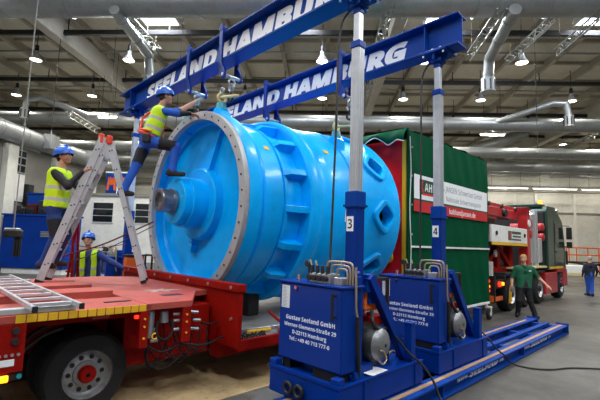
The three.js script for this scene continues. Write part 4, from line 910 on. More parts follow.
  part('roof_spoiler', bx(17.32, 3.5, F + .2, 17.9, 3.64, N - .2, .03), TG, cab);
  for (const v of [N, F]) { const s = v === N ? 1 : -1;
    part('door_window', ext([[18.25, 2.15], [18.25, 2.95], [19.15, 2.95], [19.52, 2.15]], Math.min(v, v + s * .012), Math.max(v, v + s * .012)), M.glassDark, cab);
    part('door_seam', [bx(18.15, 1.2, v - .01, 18.18, 3.05, v + .01), bx(19.58, 1.2, v - .01, 19.6, 2.2, v + .01)], M.black, cab);
    part('door_handle', bx(18.25, 1.8, v - .02, 18.45, 1.85, v + .03, .01), M.black, cab);
    part('mirror', [bx(19.75, 2.35, v + s * .15 - .1, 19.85, 2.85, v + s * .15 + .1, .03), bx(19.75, 2.0, v + s * .15 - .1, 19.85, 2.25, v + s * .15 + .1, .03), bar([19.5, 2.9, v], [19.8, 2.9, v + s * .15], .03, .03), bar([19.5, 2.05, v], [19.8, 2.05, v + s * .15], .03, .03)], M.black, cab); }
  part('windscreen', (() => { const g = ext([[19.47, 3.0], [19.8, 1.98], [19.83, 1.98], [19.5, 3.0]], F + .15, N - .15); return g; })(), M.glassDark, cab);
  part('sun_visor', bar([19.3, 3.15, N - .1], [19.3, 3.15, F + .1], .3, .04), M.glassDark, cab);
  part('grille', bx(19.82, 1.2, F + .3, 19.9, 1.85, N - .3, .01), M.black, cab);
  part('beacon', rod([17.6, 3.62, N - .3], [17.6, 3.78, N - .3], .08, .06, 14), M.amber, cab);
  for (const u of [18.3, 18.6]) part('roof_lamp', new THREE.SphereGeometry(.07, 12, 8).translate(u, 3.45, N - .02), M.chrome, cab);
  part('bumper', bx(19.3, .45, F, 20.0, 1.15, N, .06), TR, t);
  part('front_fender', [bx(18.45, 1.02, N - .4, 19.8, 1.2, N + .01, .05)], TR, t);
  part('fender_stripe', bx(17.4, 1.18, N - .02, 19.3, 1.26, N + .014), M.yellow, t);
  for (const v of [[N - .5, N + .01], [F - .01, F + .5]]) part('side_box', bx(16.85, .28, v[0], 18.4, 1.05, v[1], .03), TR, t);
  part('mudguard', [bx(12.85, 1.08, N - .4, 15.3, 1.16, N, .02), bx(12.75, .7, N - .4, 12.85, 1.1, N, .02), bx(15.65, 1.08, N - .4, 16.8, 1.14, N, .02)], M.black, t);
  part('walkway', bx(13.9, 1.24, N - .35, 17.0, 1.3, N + .02, .01), M.tan, t);
  const tl = part('tail_panel', bx(12.0, .35, F + .3, 12.1, 1.1, N - .02, .01), M.black, t);
  for (const [y, m] of [[.95, M.tail], [.8, M.amber], [.68, M.tail]]) part('tail_lamp', rod([11.97, y, N - .2], [12.01, y, N - .2], .06, .06, 14), m, tl);
  part('side_lamp', rod([12.35, .86, N - .03], [12.35, .86, N + .02], .07, .07, 14), M.tail, tl);
  part('side_lamp', rod([12.6, .86, N - .03], [12.6, .86, N + .02], .05, .05, 14), M.amber, tl);
  part('lamp_bracket', bx(12.1, .74, N - .1, 12.75, .98, N - .03, .01), M.black, tl);
  part('reflector_board', bx(11.96, .38, N - .6, 12.0, .55, N - .05), M.orange, tl);
  part('reflector_board', bx(12.05, .4, N - .03, 12.6, .52, N - .01), M.orange, tl);
  part('marker_board', bx(11.96, 1.1, N - .35, 11.99, 1.5, N - .05), M.whitePaint, tl);
  part('chock', ext([[12.98, .28], [13.12, .78], [13.2, .78], [13.12, .28]], N + .01, N + .05), M.yellow, t);
}
// ================================================================ LADDERS
{
  const A = V3(-3.677, 1.15, -5.85), B = V3(-2.325, 1.15, -6.25), P = V3(-3.03, 3.36, -6.05), wd = V3(-.284, 0, -.959);
  const t = thing('step_ladder', 'tall aluminium folding ladder standing on the red trailer deck', 'ladder', 'w', [-3, 1.15, -6.2]);
  const along = V3(.959, 0, -.284);
  const flight = (foot, top, width, sw, n, off, name) => {
    const d = top.clone().sub(foot).normalize();
    for (const s of [0, 1]) { const o = wd.clone().multiplyScalar(s * width + off); const st = part(name + '_stile', bar(foot.clone().addScaledVector(d, .05).add(o).toArray(), top.clone().add(o).toArray(), .03, sw, d.clone().cross(wd).toArray()), M.alu, t);
      part('rubber_foot', bar(foot.clone().add(o).addScaledVector(d, .012).toArray(), foot.clone().addScaledVector(d, .06).add(o).toArray(), .036, sw * 1.08, d.clone().cross(wd).toArray()), M.black, st); }
    for (let k = 1; k <= n; k++) {
      const c = foot.clone().lerp(top, k / (n + .7)).addScaledVector(wd, off);
      part('rung', bar(c.toArray(), c.clone().addScaledVector(wd, width).toArray(), .03, .03), M.alu, t);
      for (const q of [-.018, .018]) part('rung_end', rod(c.clone().addScaledVector(wd, -.02).addScaledVector(d, q * .4).addScaledVector(along, q).toArray(), c.clone().addScaledVector(wd, -.012).addScaledVector(d, q * .4).addScaledVector(along, q).toArray(), .011, .011, 8), M.black, t);
    }
  };
  flight(A, P, .42, .1, 7, 0, 'left');
  flight(A.clone().add(V3(.09, .25, -.03)), P.clone().add(V3(.05, -.12, 0)), .36, .085, 7, .035, 'inner');
  flight(B, P.clone().addScaledVector(along, .06), .38, .075, 7, .02, 'right');
  part('hinge', [bx(P.x - .07, P.y - .1, P.z - .05, P.x + .01, P.y + .05, P.z + .025, .015), bx(P.x + .05, P.y - .1, P.z - .07, P.x + .12, P.y + .03, P.z + .005, .015), bx(P.x - .2, P.y - .1, P.z - .46, P.x - .12, P.y + .05, P.z - .4, .015)], M.orangeRed, t);
  part('spreader_strap', tube([[-3.45, 1.75, -5.92], [-3.0, 1.68, -6.05], [-2.6, 1.75, -6.18]], .006, 16, 5), M.redDark, t);
}
{ // ladder lying flat on the deck
  const t = thing('flat_ladder', 'aluminium ladder lying flat on the trailer deck at lower left', 'ladder', 'g', [1.0, 1.15, -5.6]);
  for (const u of [.86, 1.22]) part('stile', bx(u - .016, 1.205, -7.35, u + .016, 1.25, -4.0, .006), M.alu, t);
  for (let k = 0; k < 9; k++) { const v = -4.25 - k * .36; part('rung', bx(.86, 1.212, v - .018, 1.22, 1.244, v + .018, .006), M.alu, t); }
  part('stabiliser_bar', bx(.1, 1.152, -4.34, 1.26, 1.205, -4.27, .008), M.alu, t);
  part('stabiliser_bar', bx(.6, 1.182, -6.95, 1.4, 1.208, -6.9, .006), M.alu, t);
  for (const u of [.86, 1.22]) part('end_cap', bx(u - .022, 1.2, -4.0, u + .022, 1.254, -3.98, .006), M.black, t);
}
// red trestle and straps beside the ladder, orange box by the far track
{
  const t = thing('red_trestle', 'red tubular trestle standing behind the ladder', 'trestle', 'w', [-4.1, 0, -7.6]);
  part('frame', [rod([-4.03, 2.3, -7.4], [-4.28, 0, -7.5], .022), rod([-4.12, 2.3, -7.4], [-4.02, 0, -7.45], .022), rod([-4.2, 1.2, -7.46], [-4.05, 1.2, -7.44], .018), rod([-4.04, 2.25, -7.4], [-4.15, 0, -7.9], .022)], M.red, t);
  part('foot_bar', rod([-4.32, .022, -7.5], [-3.98, .022, -7.45], .02), M.red, t);
}
[[[-3.78, 1.5, -6.45], [-3.2, 1.72, -6.65], [-2.5, 2.13, -6.95], 'upper red strap stretched from the ladder to the jack'], [[-3.74, 1.38, -6.45], [-3.2, 1.62, -6.68], [-2.5, 2.06, -6.98], 'lower thin strap stretched from the ladder to the jack']].forEach(([a, b, c, lab], i) => {
  single('tension_strap', lab, 'strap', 'w', a, tube([a, b, c], i ? .008 : .013, 16, 6), i ? M.cable : M.redDark, 'straps by the ladder');
});
{
  const t = thing('orange_case', 'small orange case behind the right ladder leg', 'case', 'g', [3.5, 0, -8.5]);
  part('body', bx(3.36, .0, -8.64, 3.62, 1.45, -8.44, .03), M.orange, t);
  part('lid', bx(3.35, 1.45, -8.65, 3.63, 1.5, -8.43, .01), M.black, t);
}
// black power cable over the near track to the right
single('power_cable', 'black power cable snaking over the floor from jack number 4 to the right', 'cable', 'w', [3.6, 0, -6.7],
  tube([[2.85, .62, -6.75], [2.98, .53, -6.68], [3.07, .42, -6.6], [3.17, .29, -6.56], [3.28, .2, -6.54], [3.42, .08, -6.66], [3.55, .016, -6.72], [3.7, .016, -6.57], [3.95, .016, -6.53], [4.39, .016, -6.66], [4.85, .016, -6.66], [5.6, .016, -6.6], [7.5, .016, -6.4]], .013, 90, 7), M.cable);
single('power_cable', 'black cable draped down from the base of jack number 3', 'cable', 'g', [4.5, 0, -2.5], tube([[4.3, .8, -2.72], [4.45, .58, -2.6], [4.55, .48, -2.52], [4.62, .3, -2.4], [4.62, .1, -2.3], [4.55, .016, -2.2], [4.2, .016, -2.0], [3.9, .016, -1.7]], .014, 50, 7), M.cable);

// ================================================================ PEOPLE
function surfaceNet(f, lo, hi, cell) {
  const n = [0, 1, 2].map(i => Math.max(3, Math.ceil((hi[i] - lo[i]) / cell) + 1)), [nx, ny, nz] = n;
  const D = new Float32Array(nx * ny * nz), id = (i, j, k) => (k * ny + j) * nx + i;
  for (let k = 0; k < nz; k++) for (let j = 0; j < ny; j++) for (let i = 0; i < nx; i++) D[id(i, j, k)] = f(lo[0] + i * cell, lo[1] + j * cell, lo[2] + k * cell);
  const vi = new Int32Array(nx * ny * nz).fill(-1), pos = [], idx = [];
  const cor = [[0, 0, 0], [1, 0, 0], [0, 1, 0], [1, 1, 0], [0, 0, 1], [1, 0, 1], [0, 1, 1], [1, 1, 1]], ed = [[0, 1], [2, 3], [4, 5], [6, 7], [0, 2], [1, 3], [4, 6], [5, 7], [0, 4], [1, 5], [2, 6], [3, 7]];
  for (let k = 0; k < nz - 1; k++) for (let j = 0; j < ny - 1; j++) for (let i = 0; i < nx - 1; i++) {
    const d = cor.map(c => D[id(i + c[0], j + c[1], k + c[2])]); let x = 0, y = 0, z = 0, m = 0;
    for (const [a, b] of ed) if ((d[a] < 0) !== (d[b] < 0)) { const s = d[a] / (d[a] - d[b]); x += cor[a][0] + s * (cor[b][0] - cor[a][0]); y += cor[a][1] + s * (cor[b][1] - cor[a][1]); z += cor[a][2] + s * (cor[b][2] - cor[a][2]); m++; }
    if (m) { vi[id(i, j, k)] = pos.length / 3; pos.push(lo[0] + (i + x / m) * cell, lo[1] + (j + y / m) * cell, lo[2] + (k + z / m) * cell); }
  }
  const quad = (a, b, c, d, flip) => { if (a < 0 || b < 0 || c < 0 || d < 0) return; flip ? idx.push(a, c, b, a, d, c) : idx.push(a, b, c, a, c, d); };
  for (let k = 1; k < nz - 1; k++) for (let j = 1; j < ny - 1; j++) for (let i = 1; i < nx - 1; i++) {
    const s = D[id(i, j, k)] < 0;
    if (s !== (D[id(i + 1, j, k)] < 0)) quad(vi[id(i, j - 1, k - 1)], vi[id(i, j, k - 1)], vi[id(i, j, k)], vi[id(i, j - 1, k)], !s);
    if (s !== (D[id(i, j + 1, k)] < 0)) quad(vi[id(i - 1, j, k - 1)], vi[id(i - 1, j, k)], vi[id(i, j, k)], vi[id(i, j, k - 1)], !s);
    if (s !== (D[id(i, j, k + 1)] < 0)) quad(vi[id(i - 1, j - 1, k)], vi[id(i, j - 1, k)], vi[id(i, j, k)], vi[id(i - 1, j, k)], !s);
  }
  const g = new THREE.BufferGeometry(); g.setAttribute('position', new THREE.Float32BufferAttribute(pos, 3)); g.setIndex(idx); g.computeVertexNormals();
  return g;
}
function capD(x, y, z, c) {
  const bx_ = c.b[0] - c.a[0], by = c.b[1] - c.a[1], bz = c.b[2] - c.a[2], px = x - c.a[0], py = y - c.a[1], pz = z - c.a[2];
  const L = bx_ * bx_ + by * by + bz * bz; let h = L > 0 ? (px * bx_ + py * by + pz * bz) / L : 0; h = h < 0 ? 0 : h > 1 ? 1 : h;
  return Math.hypot(px - bx_ * h, py - by * h, pz - bz * h) - (c.ra + (c.rb - c.ra) * h);
}
const ellD = (x, y, z, e) => { const k0 = Math.hypot(x / e[0], y / e[1], z / e[2]), k1 = Math.hypot(x / (e[0] * e[0]), y / (e[1] * e[1]), z / (e[2] * e[2])); return k1 > 0 ? k0 * (k0 - 1) / k1 : -Math.min(...e); };
const smin = (a, b, k) => { const h = Math.max(k - Math.abs(a - b), 0) / k; return Math.min(a, b) - h * h * k * .25; };
const cap = (a, b, ra, rb, col) => ({ a, b, ra, rb, col });
const lin = h => { const c = new THREE.Color(h); return [c.r, c.g, c.b]; };
function colourBy(g, fn) { const p = g.attributes.position, c = new Float32Array(p.count * 3); for (let i = 0; i < p.count; i++) { const q = fn(p.getX(i), p.getY(i), p.getZ(i)); c.set(q, i * 3); } g.setAttribute('color', new THREE.BufferAttribute(c, 3)); return g; }
function bounds(caps, pad) { const lo = [1e9, 1e9, 1e9], hi = [-1e9, -1e9, -1e9]; for (const c of caps) for (const [p, r] of [[c.a, c.ra], [c.b, c.rb]]) for (let i = 0; i < 3; i++) { lo[i] = Math.min(lo[i], p[i] - r - pad); hi[i] = Math.max(hi[i], p[i] + r + pad); } return [lo, hi]; }
function capMesh(caps, k, cell, cut) {
  const [lo, hi] = bounds(caps, cell * 3);
  let g = surfaceNet((x, y, z) => { let d = 1e9; for (const c of caps) d = smin(d, capD(x, y, z, c), k); if (cut) d = Math.max(d, cut(x, y, z)); return d; }, lo, hi, cell);
  return colourBy(g, (x, y, z) => { let b = 1e9, q = null; for (const c of caps) { const d = capD(x, y, z, c); if (d < b) { b = d; q = c.col; } } return q; });
}
const add = (a, b, s = 1) => [a[0] + b[0] * s, a[1] + b[1] * s, a[2] + b[2] * s], sub = (a, b) => add(a, b, -1), dot = (a, b) => a[0] * b[0] + a[1] * b[1] + a[2] * b[2];
const nrm = a => { const l = Math.hypot(...a); return a.map(v => v / l); }, crs = (a, b) => [a[1] * b[2] - a[2] * b[1], a[2] * b[0] - a[0] * b[2], a[0] * b[1] - a[1] * b[0]], lerp = (a, b, t) => a.map((v, i) => v + (b[i] - v) * t);
const clothMat = std({ vertexColors: true, roughness: .82, bumpMap: bumpFine, bumpScale: .003 });
const vestMat = std({ vertexColors: true, roughness: .7 });
const hatBlue = phy({ color: 0x1c5fc4, roughness: .3, clearcoat: .4 });
function handCaps(w, d, n, side, curl, col, S = 1) {
  d = nrm(d); n = nrm(sub(n, d.map(v => v * dot(n, d)))); const s = crs(d, n).map(v => v * side);
  const P = (a, b, c) => [0, 1, 2].map(i => w[i] + S * (d[i] * a + s[i] * b + n[i] * c)), out = [];
  for (const q of [-.028, -.009, .01, .028]) out.push(cap(P(-.01, q * .6, 0), P(.085, q, 0), .017 * S, .014 * S, col));
  [[-.03, .062], [-.01, .074], [.011, .08], [.031, .07]].forEach(([q, L]) => {
    let p = [.088, q, 0], a = 0; const seg = [.45, .32, .25];
    for (let k = 0; k < 3; k++) { a += curl * (k ? 1 : .7); const e = [p[0] + Math.cos(a) * L * seg[k], p[1] * 1.02, p[2] + Math.sin(a) * L * seg[k]]; out.push(cap(P(...p), P(...e), (.0095 - k * .0008) * S, (.0088 - k * .0008) * S, col)); p = e; }
  });
  out.push(cap(P(.02, .03, .004), P(.055, .058, .012), .014 * S, .011 * S, col), cap(P(.055, .058, .012), P(.088, .066, .012 + .03 * Math.sin(curl)), .011 * S, .0085 * S, col));
  return out;
}
function person(o) {
  const { J, base, label, c } = o;
  const t = thing('person', label, 'person', 'w', base);
  const S = o.S || 1, loose = o.loose || 1;
  const col = Object.fromEntries(Object.entries(c).map(([k, v]) => [k, lin(v)]));
  const up = nrm(sub(J.neck, J.pelvis)), lat = nrm(sub(J.shL, J.shR)), fwd0 = nrm(crs(lat, up)), fwd = o.flip ? fwd0.map(v => -v) : fwd0;
  const mid = (a, b, q) => lerp(a, b, q);
  const torso = [], r = S;
  for (const [h, s] of [['hipR', 'shR'], ['hipL', 'shL']]) {
    const hp = mid(J[h], J.pelvis, .15), sp = mid(J[s], J.neck, .38);
    const m = mid(hp, sp, .5);
    torso.push(cap(add(hp, up, .05), m, .118 * r, .108 * r, col.shirt), cap(m, add(sp, up, -.06), .108 * r, .112 * r, col.shirt));
  }
  torso.push(cap(add(J.neck, up, -.12), add(J.neck, up, -.02), .1 * r, .062 * r, col.shirt));
  torso.push(cap(mid(J.shR, J.neck, .15), mid(J.shL, J.neck, .15), .066 * r, .066 * r, col.shirt));
  const caps = [...torso];
  caps.push(cap(J.hipR, J.hipL, .105 * r, .105 * r, col.trousers), cap(J.pelvis, add(J.pelvis, up, .06), .125 * r, .12 * r, col.trousers));
  for (const s of ['R', 'L']) {
    const fc = col['fore' + s] || col.fore || col.sleeve, e = mid(J['sh' + s], J['el' + s], o.shortSleeve ? .75 : 1);
    caps.push(cap(J['sh' + s], J['el' + s], .064 * r * loose, .05 * r * loose, col.sleeve), cap(J['el' + s], J['wr' + s], (o.shortSleeve ? .042 : .05) * r * loose, (o.shortSleeve ? .03 : .036) * r, fc));
    caps.push(cap(J['hip' + s], J['kn' + s], .096 * r * loose, .068 * r * loose, col.trousers), cap(J['kn' + s], J['an' + s], .068 * r * loose, .056 * r * loose, col['shin'] || col.trousers));
    if (o.kneePad) caps.push(cap(mid(J['hip' + s], J['kn' + s], .45), mid(J['hip' + s], J['kn' + s], .96), .088 * r * loose, .072 * r * loose, col.pad));
    const dn = sub(J['toe' + s], J['an' + s]), heel = add(J['an' + s], nrm([dn[0], 0, dn[2]]), -.045);
    caps.push(cap([heel[0], J['toe' + s][1] + .012, heel[2]], [J['toe' + s][0], J['toe' + s][1] + .006, J['toe' + s][2]], .046 * r, .04 * r, col.shoe), cap(J['an' + s], [heel[0], J['toe' + s][1] + .03, heel[2]], .054 * r, .05 * r, col.shoe));
  }
  const hf = nrm(o.look), hu = nrm(sub(o.headUp || [0, 1, 0], hf.map(v => v * dot(o.headUp || [0, 1, 0], hf)))), hr = crs(hu, hf);
  caps.push(cap(add(J.neck, up, -.04), add(add(J.head, hu, -.05), hf, -.02), .058 * r, .056 * r, col.skin));
  const geos = [capMesh(caps, .035, .02)];
  // head on its own finer grid
  const toW = (a, b, q) => [0, 1, 2].map(i => J.head[i] + hr[i] * a + hu[i] * b + hf[i] * q);
  const hs = .13;
  const headF = (x, y, z) => {
    let d = ellD(x, y - .03, z + .012, [.076, .088, .096]);
    d = smin(d, ellD(x, y + .035, z - .018, [.058, .082, .07]), .03);
    d = smin(d, capD(x, y, z, cap([-.032, .018, .076], [.032, .018, .076], .012, .012)), .014);
    d = smin(d, capD(x, y, z, cap([0, .008, .086], [0, -.028, .104], .008, .015)), .012);
    d = smin(d, capD(x, y, z, cap([-.016, -.066, .08], [.016, -.066, .08], .01, .01)), .012);
    d = smin(d, Math.hypot(x, y + .1, z - .06) - .02, .03);
    for (const s of [-1, 1]) { d = smin(d, ellD(x - s * .078, y + .002, z + .008, [.011, .03, .02]), .012); d = Math.max(d, -(Math.hypot(x - s * .03, y - .002, z - .1) - .016)); d = smin(d, Math.hypot(x - s * .03, y - .002, z - .078) - .0125, .004); d = smin(d, capD(x, y, z, cap([s * .04, -.03, .055], [s * .045, -.03, .04], .02, .02)), .03); }
    return d;
  };
  const hg = surfaceNet(headF, [-hs + .02, -.15, -.14], [hs - .02, .15, .15], .0055);
  const hair = col.hair || [.05, .04, .03];
  colourBy(hg, (x, y, z) => {
    for (const s of [-1, 1]) { const e = Math.hypot(x - s * .03, y - .002); if (z > .07 && e < .006) return [.03, .02, .02]; if (z > .07 && e < .0125) return [.75, .72, .7]; if (z > .07 && Math.abs(y - .026) < .005 && Math.abs(x - s * .03) < .018) return hair; }
    if (z > .06 && Math.abs(y + .066) < .009 && Math.abs(x) < .024) return [col.skin[0] * .75, col.skin[1] * .45, col.skin[2] * .45];
    if (o.stubble && z > .0 && y < -.05) return mix(col.skin, hair, .35);
    return col.skin;
  });
  const hp = hg.attributes.position; for (let i = 0; i < hp.count; i++) { const q = toW(hp.getX(i) * S, hp.getY(i) * S, hp.getZ(i) * S); hp.setXYZ(i, ...q); }
  hg.computeVertexNormals(); geos.push(hg);
  for (const s of ['R', 'L']) { const H = o.hands[s]; const hc = handCaps(J['wr' + s], H.d, H.n, (s === 'R' ? 1 : -1) * (H.side || 1), H.curl, col['hand' + s] || col.hand || col.skin, S); geos.push(capMesh(hc, .008, .0055)); }
  part('body', geos, clothMat, t);
  // hair
  {
    const g = surfaceNet((x, y, z) => { let d = ellD(x, y - .032, z + .016, [.083, .094, .101]); d = smin(d, ellD(x, y + .01, z + .05, [.074, .07, .06]), .03); const front = z - (y > .055 ? .1 : -.03 + (y + .03) * 1.2); d = Math.max(d, front); d = Math.max(d, -(y + .07)); return Math.max(d, -headF(x, y, z) - .01); }, [-.12, -.15, -.15], [.12, .16, .13], .007);
    const p = g.attributes.position; for (let i = 0; i < p.count; i++) p.setXYZ(i, ...toW(p.getX(i) * S, p.getY(i) * S, p.getZ(i) * S)); g.computeVertexNormals();
    part('hair', g, std({ color: new THREE.Color().setRGB(...hair), roughness: .9 }), t);
  }
  const basis = new THREE.Matrix4().makeBasis(V3(...hr), V3(...hu), V3(...hf));
  if (o.helmet) {
    const dome = new THREE.SphereGeometry(1, 28, 14, 0, Math.PI * 2, 0, Math.PI / 2).scale(.12, .115, .145);
    const band = new THREE.CylinderGeometry(1, 1.02, .035, 28, 1, true).scale(.12, 1, .145).translate(0, -.016, 0);
    const mk = gs => gs.map(g => { g.scale(S, S, S); g.applyMatrix4(basis); return g.translate(...add(add(J.head, hu, .058), hf, -.008)); });
    const h = part('hard_hat', mk([dome, band, bx(-.02, .1, -.1, .02, .125, .09, .015)]), hatBlue, t);
    const sh = new THREE.Shape(); sh.absellipse(0, 0, .13, .155, 0, 6.2832); const pts = sh.getPoints(30).map(p => p.y > 0 ? [p.x, p.y * 1.28] : [p.x, p.y]);
    const br = ext(pts, 0, .01, .003); br.rotateX(Math.PI / 2); // y -> z
    part('brim', mk([br.translate(0, -.03, 0)]), hatBlue, h);
  }
  if (o.vest) {
    const vc = torso.map(q => ({ ...q, ra: q.ra + .022, rb: q.rb + .022 })); vc.push(cap(add(mid(J.hipR, J.pelvis, .2), up, .0), add(mid(J.hipL, J.pelvis, .2), up, .0), .125 * r, .125 * r, 0));
    const O = J.pelvis, tl = Math.hypot(...sub(J.neck, J.pelvis));
    const g = surfaceNet((x, y, z) => { let d = 1e9; for (const q of vc) d = smin(d, capD(x, y, z, q), .035); const p = [x - O[0], y - O[1], z - O[2]], h = dot(p, up), l = dot(p, lat), w = dot(p, fwd);
      d = Math.max(d, h - (tl - .005), -(h + (o.vest.hem ?? .02)), Math.abs(l) - (o.vest.outer ?? .205));
      if (o.vest.open) d = Math.max(d, Math.min(w + .02, .06 - Math.abs(l)) > 0 ? .05 : -1);
      d = Math.max(d, -(Math.hypot(l, (h - tl) * .8, Math.max(0, w - .02)) - .085)); return d; }, ...bounds(vc, .04), .012);
    const Y = lin(0xc6f010), Gy = lin(0xb9bcb8);
    colourBy(g, (x, y, z) => { const p = [x - O[0], y - O[1], z - O[2]], h = dot(p, up), l = Math.abs(dot(p, lat)); for (const b of o.vest.bands) if (Math.abs(h - b) < .025) return Gy; if (o.vest.vertical && Math.abs(l - .12) < .022 && h > .2) return Gy; return Y; });
    part('safety_vest', g, vestMat, t);
  }
  if (o.extra) o.extra(t, { up, lat, fwd, mid, hr, hu, hf });
  return t;
}
// worker at the ladder
person({
  label: 'worker in blue helmet and yellow vest holding the ladder at left', base: [-3.62, 1.34, -6.1],
  J: { head: [-3.62, 3.04, -6.1], neck: [-3.655, 2.853, -6.1], pelvis: [-3.679, 2.301, -6.1], shR: [-3.62, 2.765, -5.92], shL: [-3.7, 2.79, -6.28], elR: [-3.398, 2.569, -5.88], wrR: [-3.25, 2.81, -5.98], elL: [-3.47, 2.6, -6.3], wrL: [-3.28, 2.83, -6.28], hipR: [-3.66, 2.234, -6.01], hipL: [-3.69, 2.24, -6.19], knR: [-3.575, 1.836, -6.0], knL: [-3.56, 1.86, -6.22], anR: [-3.727, 1.438, -6.0], anL: [-3.7, 1.46, -6.22], toeR: [-3.56, 1.39, -6.0], toeL: [-3.53, 1.41, -6.22] },
  look: [.97, .22, .1], helmet: true, stubble: true, loose: 1.06, kneePad: true,
  c: { skin: 0xc08a70, shirt: 0x1a3f8c, sleeve: 0x1f2024, fore: 0x1f2024, trousers: 0x17346e, pad: 0x14161c, shoe: 0x3a2418, hair: 0x2a201a, hand: 0xb98468 },
  hands: { R: { d: [.75, .6, -.2], n: [.3, -.5, -.8], curl: .7 }, L: { d: [.75, .6, .2], n: [.3, -.5, .8], curl: .7 } },
  vest: { bands: [.08, .25], hem: .04 },
});
// climber on the hub
person({
  label: 'worker climbing from ladder to hub, reaching up to the hook', base: [-2.3, 2.6, -6.4],
  J: { head: [-2.274, 4.182, -6.5], neck: [-2.36, 3.991, -6.5], pelvis: [-2.514, 3.474, -6.48], shR: [-2.27, 3.89, -6.34], shL: [-2.4, 3.98, -6.68], elR: [-2.02, 3.861, -6.36], wrR: [-1.86, 3.92, -6.52], elL: [-2.121, 4.048, -6.8], wrL: [-1.9, 4.29, -6.98], hipR: [-2.45, 3.4, -6.4], hipL: [-2.57, 3.43, -6.57], knR: [-2.03, 3.33, -6.42], knL: [-2.65, 3.04, -6.45], anR: [-2.057, 2.957, -6.4], anL: [-2.761, 2.597, -6.3], toeR: [-1.88, 2.875, -6.4], toeL: [-2.63, 2.523, -6.3] },
  look: [.9, .18, -.35], helmet: true, loose: 1.05, kneePad: true,
  c: { skin: 0xc08f76, shirt: 0x1c55b4, sleeve: 0x1c55b4, foreR: 0x18181c, foreL: 0xc08f76, trousers: 0x2058b8, pad: 0x101116, shoe: 0x2c2622, hair: 0x2a2018, handL: 0x8e9498, hand: 0xb98468 },
  hands: { R: { d: [.8, -.1, -.5], n: [0, -1, 0], curl: .25 }, L: { d: [.6, .7, -.3], n: [.5, -.4, -.6], curl: .35 } },
  vest: { bands: [.16, .32], hem: -.06 },
  extra: (t, { up, lat, fwd }) => {
    const O = [-2.514, 3.474, -6.48], P = (l, h, w) => [0, 1, 2].map(i => O[i] + lat[i] * l + up[i] * h + fwd[i] * w);
    const loop = (h, a, b, tilt = 0) => tube(Array.from({ length: 25 }, (_, i) => { const q = i / 24 * 6.2832; return P(Math.cos(q) * a, h + tilt * Math.sin(q), Math.sin(q) * b); }), .02, 48, 6);
    const h = part('harness', [loop(.06, .215, .175), loop(.12, .21, .17, .03), tube([P(.12, .08, .16), P(.11, .3, .165), P(.09, .47, .11), P(.08, .5, 0), P(.02, .3, -.17), P(-.1, .08, -.16)], .018, 30, 6), tube([P(-.12, .08, .16), P(-.11, .3, .165), P(-.09, .47, .11), P(-.08, .5, 0), P(-.02, .3, -.17), P(.1, .08, -.16)], .018, 30, 6)], M.orangeRed, t);
    part('buckle', torus(.03, .008, ...P(-.1, .1, .19)), M.steel, h);
    part('tool_bag', bx(-.06, -.08, -.05, .06, .06, .05, .02).translate(...P(-.22, .0, -.02)), M.black, t);
  },
});
// worker behind the trailer
person({
  label: 'worker with open yellow vest looking up behind the trailer deck', base: [-4.0, 0, -8.0],
  J: { head: [-4.125, 1.77, -8.0], neck: [-4.119, 1.585, -8.02], pelvis: [-4.05, .98, -8.05], shR: [-4.286, 1.5, -8.0], shL: [-3.93, 1.51, -8.02], elR: [-4.38, 1.22, -8.03], wrR: [-4.32, 1.0, -7.9], elL: [-3.64, 1.36, -8.0], wrL: [-3.31, 1.25, -7.88], hipR: [-4.134, .905, -8.05], hipL: [-3.951, .911, -8.05], knR: [-4.12, .47, -8.0], knL: [-3.91, .476, -8.0], anR: [-4.1, .09, -8.05], anL: [-3.87, .09, -8.05], toeR: [-4.06, .042, -7.86], toeL: [-3.8, .042, -7.88] },
  look: [.4, .35, .85], helmet: true, loose: 1.15,
  c: { skin: 0xb98a74, shirt: 0x1f2f66, sleeve: 0x23397c, trousers: 0x1f336e, shoe: 0x1c1816, hair: 0x3a3230, hand: 0xb98468 },
  hands: { R: { d: [.2, -1, .1], n: [.8, 0, -.4], curl: .4 }, L: { d: [.95, -.2, .3], n: [0, -1, 0], curl: .3 } },
  vest: { bands: [.1, .24], hem: .12, open: true, outer: .15 },
});
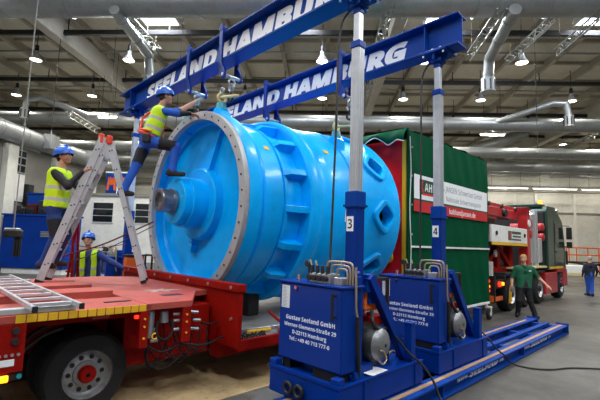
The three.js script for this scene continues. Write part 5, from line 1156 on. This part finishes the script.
// man in the green polo shirt
person({
  S: 1.06, label: 'man in green polo shirt and black trousers walking by the truck', base: [6.35, 0, -11.5],
  J: { head: [6.369, 1.602, -11.54], neck: [6.364, 1.42, -11.54], pelvis: [6.349, .86, -11.54], shR: [6.155, 1.33, -11.54], shL: [6.6, 1.335, -11.54], elR: [6.05, 1.07, -11.58], wrR: [6.0, .83, -11.5], elL: [6.76, 1.1, -11.54], wrL: [6.9, .915, -11.38], hipR: [6.25, .8, -11.54], hipL: [6.446, .8, -11.54], knR: [6.19, .45, -11.49], knL: [6.5, .45, -11.5], anR: [6.202, .09, -11.6], anL: [6.6, .09, -11.45], toeR: [6.09, .04, -11.44], toeL: [6.57, .04, -11.25] },
  look: [-.55, -.12, .83], shortSleeve: true, loose: 1.1,
  c: { skin: 0xd09a80, shirt: 0x0f5a3c, sleeve: 0x0f5a3c, fore: 0xd09a80, trousers: 0x15161a, shoe: 0x0e0e10, hair: 0xb08a52, handR: 0x9a9a94, hand: 0xd09a80 },
  hands: { R: { d: [-.1, -1, .1], n: [.9, 0, -.2], curl: .4 }, L: { d: [.5, -.6, .5], n: [-.3, -.6, -.5], curl: .25 } },
  extra: (t, { up, lat, fwd }) => {
    const O = [6.349, .86, -11.54], P = (l, h, w) => [0, 1, 2].map(i => O[i] + lat[i] * l + up[i] * h + fwd[i] * w);
    part('collar', tube([P(.0, .5, .11), P(.07, .56, .05), P(.06, .59, -.05), P(-.06, .59, -.05), P(-.07, .56, .05), P(0, .5, .11)], .014, 30, 6), flat(0x0c4a32, .8), t);
    part('chest_badge', bx(-.035, -.012, -.004, .035, .012, .004).translate(...P(.1, .42, .152)), M.white, t);
    part('belt', tube(Array.from({ length: 21 }, (_, i) => { const q = i / 20 * 6.2832; return P(Math.cos(q) * .175, -.04, Math.sin(q) * .135); }), .016, 40, 6), M.black, t);
  },
});
// man walking away in the background
person({
  label: 'man in navy shirt and blue trousers walking away at far right', base: [12.48, 0, -17.54],
  J: { head: [12.542, 1.58, -17.56], neck: [12.534, 1.4, -17.54], pelvis: [12.48, .86, -17.54], shR: [12.74, 1.31, -17.54], shL: [12.325, 1.3, -17.54], elR: [12.84, 1.05, -17.54], wrR: [12.8, .8, -17.6], elL: [12.23, 1.04, -17.54], wrL: [12.22, .79, -17.6], hipR: [12.57, .8, -17.54], hipL: [12.39, .8, -17.54], knR: [12.56, .44, -17.52], knL: [12.45, .44, -17.6], anR: [12.52, .09, -17.46], anL: [12.47, .09, -17.66], toeR: [12.56, .04, -17.66], toeL: [12.5, .04, -17.86] },
  look: [.1, -.05, -.99], shortSleeve: true, loose: 1.1,
  c: { skin: 0xc89a80, shirt: 0x181c2c, sleeve: 0x181c2c, fore: 0x1c2030, trousers: 0x1f4fae, shoe: 0x101012, hair: 0x9a938a, hand: 0xc89a80 },
  hands: { R: { d: [0, -1, 0], n: [-.9, 0, -.2], curl: .4 }, L: { d: [0, -1, 0], n: [.9, 0, -.2], curl: .4 } },
});
renderer.render(scene, camera);
